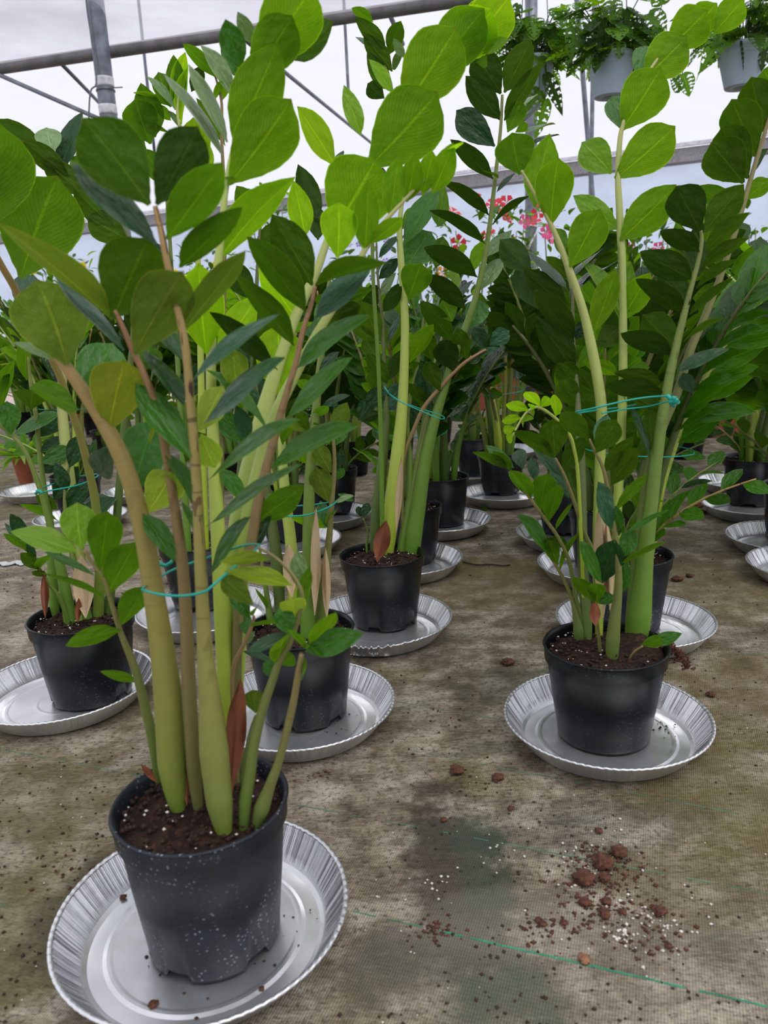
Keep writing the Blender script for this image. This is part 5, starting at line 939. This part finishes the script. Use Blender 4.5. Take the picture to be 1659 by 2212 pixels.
# ---------------------------------------------------------------- hanging planters
def monstera_mesh(seed, nu=16, nv=26):
    rnd = random.Random(seed); V = []; F = []; UV = []
    xs = [0, .05, .18, .35, .55, .75, .9, 1]; ys = [.25, .62, .95, 1.0, .86, .55, .24, 0]; holes = []
    for k in range(5):
        for s in (-1, 1):
            y = .16+k*.145+rnd.uniform(-.02, .02); w = interp(xs, ys, y); holes.append((s*w*.25, y+.03, .11*w, .032)); 
            if k < 4: holes.append((s*w*.40, y+.06, .05*w, .026))
    for j in range(nv+1):
        v = j/nv; w = interp(xs, ys, v)
        for i in range(nu+1):
            s = i/nu*2-1; V.append((s*.5*w, v+.06*(abs(s)*(1 if v < .2 else 0))*-1, -.18*v*v+.12*abs(s)*w-.1*s*s*w)); UV.append((i/nu, v))
    for j in range(nv):
        for i in range(nu):
            a = j*(nu+1)+i; f = (a, a+1, a+nu+2, a+nu+1); x = sum(V[q][0] for q in f)/4; y = sum(UV[q][1] for q in f)/4; sk = False
            for hx, hy, ha, hb in holes:
                dx = x-hx; dy = y-hy-abs(dx)*.25
                if (dx/ha)**2+(dy/hb)**2 < 1: sk = True; break
            if not sk: F.append(f)
    me = bpy.data.meshes.new('leaf'); me.from_pydata(V, [], F); me.polygons.foreach_set('use_smooth', [True]*len(me.polygons)); ul = me.uv_layers.new(name='UVMap'); li = [0]*len(me.loops); me.loops.foreach_get('vertex_index', li); flat = []
    for i in li: flat += UV[i]
    ul.data.foreach_set('uv', flat); me.materials.append(MAT['soft_leaf']); return me
MON = [monstera_mesh(s) for s in (1, 2, 3)]
def hanging(u, v, Y, label, seed, tilt, n, extra, zt):
    rnd = random.Random(seed); top = at(u, v, Y); h = .155; base = top-Vector((0, 0, h)); root = thing('hanging_planter', base, label, 'planter', 'white hanging planters')
    prof = [(.001, .012), (.028, .012), (.034, 0), (.064, 0), (.066, .004), (.098, h-.02), (.1, h-.018), (.102, h-.016), (.104, h-.002), (.103, h), (.099, h-.002), (.094, h-.04)]
    V, F = lathe_data(prof, 64); mesh_obj('pot', V, F, MAT['white_pot'], root)
    for k in range(3):   # embossed swirls
        P = [Vector((math.cos(a)*(.0665+.034*(z/h)+.001), math.sin(a)*(.0665+.034*(z/h)+.001), z)) for a, z in ((-2.6+s*1.9/12, .15-.016*k-.03*abs(s/6-1)**3) for s in range(13))]
        tube('relief_line', P, .0007, MAT['white_pot'], root, 6, 1)
    V = [(0, 0, h-.028)]; F = []
    for k in range(24): V.append((.095*math.cos(k*PI/12), .095*math.sin(k*PI/12), h-.03))
    F = [(0, k+1, (k+1) % 24+1) for k in range(24)]; mesh_obj('soil', V, F, MAT['soil'], root)
    for k in range(3):
        a = tilt+k*2*PI/3; tube('hanger_wire', [Vector((.101*math.cos(a), .101*math.sin(a), h-.01)), Vector((.07*math.cos(a), .07*math.sin(a), h+.16)), Vector((0, 0, zt-base.z))], .0022, MAT['wire'], root, 6, 4)
    def lf(p, ax, L, wf, code, nz=None):
        ax = ax.normalized(); nr = nz or Vector((0, 0, 1)); nr = nr-ax*nr.dot(ax); nr = nr.normalized() if nr.length > .05 else Vector((0, -1, 0)); X = ax.cross(nr); w = L*wf
        o = link('leaf', rnd.choice(MON), root); o.matrix_local = Matrix(((X.x*w, ax.x*L, nr.x*L, p.x), (X.y*w, ax.y*L, nr.y*L, p.y), (X.z*w, ax.z*L, nr.z*L, p.z), (0, 0, 0, 1))); o.color = leafcol(code, rnd)
    for i in range(int(n*1.5)):
        a = rnd.uniform(0, 2*PI); r = rnd.uniform(.03, .17); z = h+rnd.uniform(.02, .20)-r*.25; p = Vector((r*math.cos(a), r*math.sin(a), z))
        tube('vine_stem', [Vector((.04*math.cos(a), .04*math.sin(a), h-.03)), Vector((r*.6*math.cos(a), r*.6*math.sin(a), z*.6+h*.4)), p], .0022, MAT['stem_plain'], root, 6, 3)
        lf(p, Vector((math.cos(a+rnd.uniform(-.6, .6)), math.sin(a+rnd.uniform(-.6, .6)), rnd.uniform(-1.0, .25))), rnd.uniform(.085, .135), rnd.uniform(.6, .75), rnd.choice(('d', 'd', 'm', 'D', 'm', 'L') if i % 7 else ('L',)))
    for (bu, bv, tu, tv, wpx, code, dY) in extra:
        B = at(bu, bv, Y-.08+dY); T = at(tu, tv, Y-.10+dY); L = (T-B).length; ww = wpx*(B-CAM).dot(FWD)/FPX; ax = (T-B)/L; vw = (B-CAM).normalized(); nr = -(vw-ax*vw.dot(ax)).normalized()*.8+Vector((.3, 0, .3)); lf(B-base, ax, L, ww/L, code, nr)
        q = B-base; tube('vine_stem', [Vector((q.x*.3, -.05, h-.02)), Vector((q.x*.8, -.09, h-.01 if q.z < h else q.z*.5+h*.5)), q], .0022, MAT['stem_plain'], root, 6, 4)
    return root
MAT['stem_plain'] = plain('vine', (70, 98, 42), .6)
hanging(1320, 122, 3.55, 'middle hanging white planter with a swiss cheese vine, fully in view', 51, .3, 60, [(1470, 195, 1452, 158, 30, 'm', 0), (1475, 160, 1492, 205, 44, 'L', 0), (1285, 130, 1252, 150, 20, 'L', 0), (1272, 150, 1268, 172, 8, 'Y', 0), (1240, 60, 1238, 128, 40, 'm', 0), (1400, 30, 1440, 80, 60, 'm', 0), (1350, 20, 1360, 100, 50, 'd', 0), (1300, 40, 1296, 108, 50, 'd', 0), (1400, 60, 1375, 100, 50, 'd', 0), (1430, 10, 1425, -30, 50, 'm', 0)], 3.2)
hanging(1606, 100, 3.5, 'hanging white planter cut by the right frame edge, vine stalk across its side', 52, .9, 55, [(1565, 60, 1517, 152, 46, 'L', 0), (1600, 90, 1610, 150, 7, 'D', -.02), (1655, 70, 1650, 150, 40, 'd', 0), (1560, 80, 1540, 100, 30, 'm', 0)], 3.2)
hanging(1151, 130, 3.9, 'hanging white planter half hidden behind dark zz leaves, vines trailing far down', 53, .1, 60, [(1180, 162, 1221, 244, 34, 'd', 0), (1178, 215, 1160, 298, 36, 'L', 0), (1165, 195, 1130, 250, 44, 'm', 0), (1200, 70, 1240, 130, 44, 'L', 0), (1190, 60, 1210, 150, 40, 'd', 0), (1120, 10, 1108, 60, 26, 'd', 0), (1235, 50, 1215, 5, 30, 'm', 0), (1150, 60, 1160, 125, 40, 'D', 0)], 3.3)
cp = at(1151, 0, 3.9); cp2 = at(1606, 0, 3.5)
tag(tube('carrier_pipe', [Vector((cp.x-1.5, cp.y+.5, 3.28)), Vector((cp.x, cp.y, 3.29)), Vector((cp2.x, cp2.y, 3.2)), Vector((cp2.x+.8, cp2.y-.2, 3.19))], .02, MAT['steel_dark'], None, 12), 'pipe above the frame that carries the hanging planters', 'pipe')

# ---------------------------------------------------------------- trough, pots, hose at the aisle
def trough():
    a = gnd(1548, 946); c = Vector((a.x, a.y+.1, 0)); root = thing('terracotta_trough', c, 'long terracotta trough on the ground beyond the right-hand row', 'planter')
    bm = bmesh.new()
    def rect(hw, hd, z): return [bm.verts.new((sx*hw, sy*hd, z)) for sx, sy in ((-1, -1), (1, -1), (1, 1), (-1, 1))]
    prof = [(.24, .07, 0), (.262, .088, .11), (.272, .098, .112), (.276, .102, .15), (.262, .088, .15), (.255, .082, .09)]
    rows = [rect(*p) for p in prof]
    for i in range(len(rows)-1):
        for k in range(4): bm.faces.new((rows[i][k], rows[i][(k+1) % 4], rows[i+1][(k+1) % 4], rows[i+1][k]))
    bm.faces.new(rows[0][::-1]); bm.faces.new(rows[-1])
    bmesh.ops.bevel(bm, geom=[e for e in bm.edges if abs(e.verts[0].co.z-e.verts[1].co.z) > .02], offset=.008, segments=2, affect='EDGES')
    me = bpy.data.meshes.new('body'); bm.to_mesh(me); bm.free(); me.materials.append(MAT['terracotta']); link('body', me, root)
    return root
trough()
def simple_pot(u, v, h, rt, rb, mat, label, name='empty_pot', z=0.0, cat='pot'):
    c = gnd(u, v, 0); c.z = z; root = thing(name, c, label, cat); pot_parts(root, h, rt, rb, mat, int(u), h-.03, 0, False, False, True, 48); return root
simple_pot(1545, 925, .16, .13, .11, 'pot_black', 'wide black pot under the white one beyond the right-hand row')
wpz = simple_pot(1545, 925, .17, .12, .09, 'white_pot', 'white pot set on top of a black one beyond the right-hand row', z=.161)
simple_pot(1640, 868, .3, .16, .12, 'pot_black', 'black tub on the paved aisle at right')
for k, (u, lb) in enumerate(((1160, 'terracotta pot on the paved aisle, right of the centre post'), (1120, 'terracotta pot on the paved aisle, just left of the centre post foot'), (1095, 'smaller terracotta pot on the paved aisle, farther left'))):
    simple_pot(u, 812, .32, .13-.02*k, .09, 'terracotta', lb, 'terracotta_pot')
tag(tube('hose', [gnd(u, v, .02) for u, v in ((760, 832), (900, 828), (1050, 826), (1150, 819), (1250, 815), (1400, 812), (1560, 800))], .013, MAT['hose'], None, 8), 'yellow hose lying along the paved aisle', 'hose')
# bright litter of film scrap at the left edge and a twig
def scrap():
    V = []; F = []; c = gnd(25, 1218, .002); nx, ny = 12, 6
    for j in range(ny+1):
        for i in range(nx+1):
            x = (i/nx-.5)*.08; y = (j/ny-.5)*.03; V.append((c.x+x, c.y+y+.008*math.sin(i), .003+.006*abs(noise.noise(Vector((x*70, y*90, 0))))))
    for j in range(ny):
        for i in range(nx): a = j*(nx+1)+i; F.append((a, a+1, a+nx+2, a+nx+1))
    tag(mesh_obj('plastic_scrap', V, F, MAT['plastic_scrap']), 'crinkled scrap of clear plastic on the ground at the left edge', 'scrap')
scrap()
tw = [gnd(u, v, .003) for u, v in ((1000, 1214), (1030, 1220), (1060, 1219), (1085, 1222), (1102, 1220))]
tag(tube('twig', tw, .0018, MAT['crumb'], None, 6), 'thin dark twig on the ground behind the crumpled tray', 'twig')
tag(tube('twig', [gnd(u, v, .004) for u, v in ((1495, 1106), (1510, 1104), (1524, 1107))], .006, MAT['clod'], None, 8), 'short brown piece of bark on the ground by the right edge tray', 'bark')
dl = thing('dry_leaf', gnd(1500, 1092, .001), 'curled dark red dry leaf on the ground beside the right-hand plant', 'leaf')
for k, (a, b) in enumerate((((1488, 1094), (1518, 1078)), ((1490, 1095), (1495, 1076)), ((1492, 1096), (1520, 1094)))):
    A = gnd(*a, .003); B = gnd(*b, .006); place_leaf(DRY, dl, Vector(dl.location), A, B, .010, True, (1, 1, 1, 1), .3, 'blade')
fl = thing('fallen_leaflet', gnd(1045, 1100, .001), 'small fallen green leaflet near the centre aisle tray', 'leaf')
A = gnd(1038, 1096, .003); B = gnd(1050, 1101, .005); place_leaf(LO[0], fl, Vector(fl.location), A, B, .012, True, leafcol('L', random), .4, 'blade')

# ---------------------------------------------------------------- clods and crumbs on the cloth
def clod(u, v, rpx, label, mat='clod', z=0.0, group='soil clods lying about', flat=.42, name='soil_clod'):
    c = gnd(u, v, z); r = .85*rpx*(c-CAM).dot(FWD)/FPX; bm = bmesh.new(); bmesh.ops.create_icosphere(bm, subdivisions=3, radius=1)
    for q in bm.verts:
        n1 = noise.noise(q.co*1.7+Vector((u, v, 0))); n2 = noise.noise(q.co*5+Vector((v, u, 0))); q.co *= 1+.5*n1+.4*n2; q.co.z *= flat; q.co *= r
    zmin = min(q.co.z for q in bm.verts)
    me = bpy.data.meshes.new(name); bm.to_mesh(me); bm.free(); me.polygons.foreach_set('use_smooth', [True]*len(me.polygons)); me.materials.append(MAT[mat])
    o = link(name, me); o.location = (c.x, c.y, z-zmin*.85); return tag(o, label, 'soil' if mat == 'clod' else 'chip', group)
for u, v, r, lb in ((988, 1669, 18, 'large rounded reddish clod left of the right-hand tray'), (1075, 1683, 15, 'reddish clod right beside the large rounded one'), (1097, 1434, 15, 'dark clod on the cloth just left of the right-hand tray rim'),
    (958, 1772, 8, 'small clod on the dark wet stain'), (1425, 1973, 17, 'orange brown clod with white grains at its left, right of the soil pile'), (1536, 1503, 11, 'dark clod right of the front right tray'),
    (1262, 1902, 26, 'crumbly dark clod, left lobe of the soil pile'), (1302, 1868, 26, 'crumbly clod at the heart of the soil pile'), (1338, 1846, 20, 'orange clod at the top right of the soil pile'), (1305, 1900, 14, 'clod in the tail of the soil pile'),
    (1263, 1952, 15, 'flat clod below the soil pile, left one'), (1306, 1976, 15, 'orange clod lowest under the soil pile'), (1310, 1950, 13, 'clod between the pile and the lowest orange clod'), (1345, 1972, 11, 'small clod right of the lowest orange clod'),
    (1293, 1797, 10, 'small clod above the soil pile'), (1172, 1998, 10, 'dark crumbly bit lower left of the soil pile'), (1218, 1995, 9, 'dark crumbly bit nearest below the pile'), (1445, 2045, 9, 'dark clod at lower right near the green thread'),
    (1489, 1246, 9, 'clod on the ground right of the tray behind the front right plant'), (1464, 1254, 12, 'clod pair member closest to that tray, elongated'), (1655, 1255, 16, 'dark soil heap cut by the right edge'), (1104, 1748, 8, 'dark little lump near the wet stain'), (1162, 1990, 8, 'brown lump left of the dark crumbly bit')):
    clod(u, v, r, lb)
clod(1262, 2075, 15, 'pale tan bark chip on the lowest green thread', 'bark', 0, None, .4, 'bark_chip')
for u, v, r, lb in ((331, 2172, 12, 'dark soil clod in the nearest tray, at its front'), (267, 1940, 8, 'dark soil clod in the nearest tray, left of the pot'), (565, 2137, 7, 'dark soil clod in the nearest tray, right front'), (168, 2118, 8, 'dark soil clod in the nearest tray against the left wall')):
    clod(u, v, r, lb, 'clod', .0022, 'soil clods in the nearest tray')
def scatter():
    rnd = random.Random(77); it = []; wt = []; it2 = []
    trays = [gnd(t[0], t[1], .033) for t in TR]
    def ok(p, m=.15): return all((p.x-t.x)**2+(p.y-t.y)**2 > m*m for t in trays)
    for k in range(1500):
        u = rnd.uniform(-50, 1700); v = 1010+1250*rnd.random()**1.0; p = gnd(u, v)
        if noise.noise(Vector((p.x*4, p.y*4, 9))) < -.15 or not ok(p): continue
        it.append((p, rnd.uniform(.0009, .0028)*(1+.5*(p.y > 1.6))))
    for cu, cv, s, n in ((1300, 1900, 60, 160), (1310, 1960, 55, 90), (1190, 2000, 40, 50), (940, 2010, 30, 50), (665, 1665, 22, 60), (1400, 2030, 60, 70), (40, 1190, 50, 60), (1280, 1850, 30, 90), (150, 1870, 60, 30)):
        for k in range(n):
            p = gnd(cu+rnd.gauss(0, s), cv+rnd.gauss(0, s*.6))
            if ok(p, .143): it2.append((p, rnd.uniform(.0009, .0032)))
    for k in range(170):
        p = gnd(rnd.uniform(-20, 1680), rnd.uniform(1100, 2230))
        if ok(p, .145): wt.append((p, rnd.uniform(.0007, .0017)))
    for cu, cv, s, n in ((1300, 1850, 60, 45), (1400, 1990, 55, 40), (1120, 1820, 60, 12), (1340, 2015, 14, 26), (1480, 2000, 40, 8), (940, 1900, 40, 12)):
        for k in range(n): wt.append((gnd(cu+rnd.gauss(0, s), cv+rnd.gauss(0, s*.7), .0005), rnd.uniform(.0009, .0026)))
    for nm, its, mt, lb in (('soil_crumbs', it, 'crumb', 'fine dark soil crumbs strewn over the ground cloth'), ('reddish_soil_crumbs', it2, 'clod', 'reddish soil crumbs around the soil pile'), ('perlite_grains', wt, 'perlite', 'white perlite grains strewn over the ground cloth')):
        V, F = pebbles(its, 3); o = mesh_obj(nm, V, F, MAT[mt]); o['kind'] = 'stuff'; o['label'] = lb; o['category'] = 'soil' if mt != 'perlite' else 'perlite'
    # crumbs lying in two of the trays
    for (cu, cv, n, s, lb) in ((700, 1560, 40, 30, 'dark crumbs in the tray just behind the foremost pot'), (450, 2010, 46, 150, 'dark crumbs in the nearest tray'), (1440, 1570, 14, 22, 'dark crumbs in the front right tray')):
        its = []; t = min(trays, key=lambda t: (t-gnd(cu, cv, .003)).length)
        while len(its) < n:
            p = gnd(cu+rnd.gauss(0, s), cv+rnd.gauss(0, s*.6), .0035)
            if math.hypot(p.x-t.x, p.y-t.y) < .11: its.append((p, rnd.uniform(.0008, .0022)))
        V, F = pebbles(its, 5); o = mesh_obj('tray_crumbs', V, F, MAT['crumb']); o['kind'] = 'stuff'; o['label'] = lb; o['category'] = 'soil'
scatter()
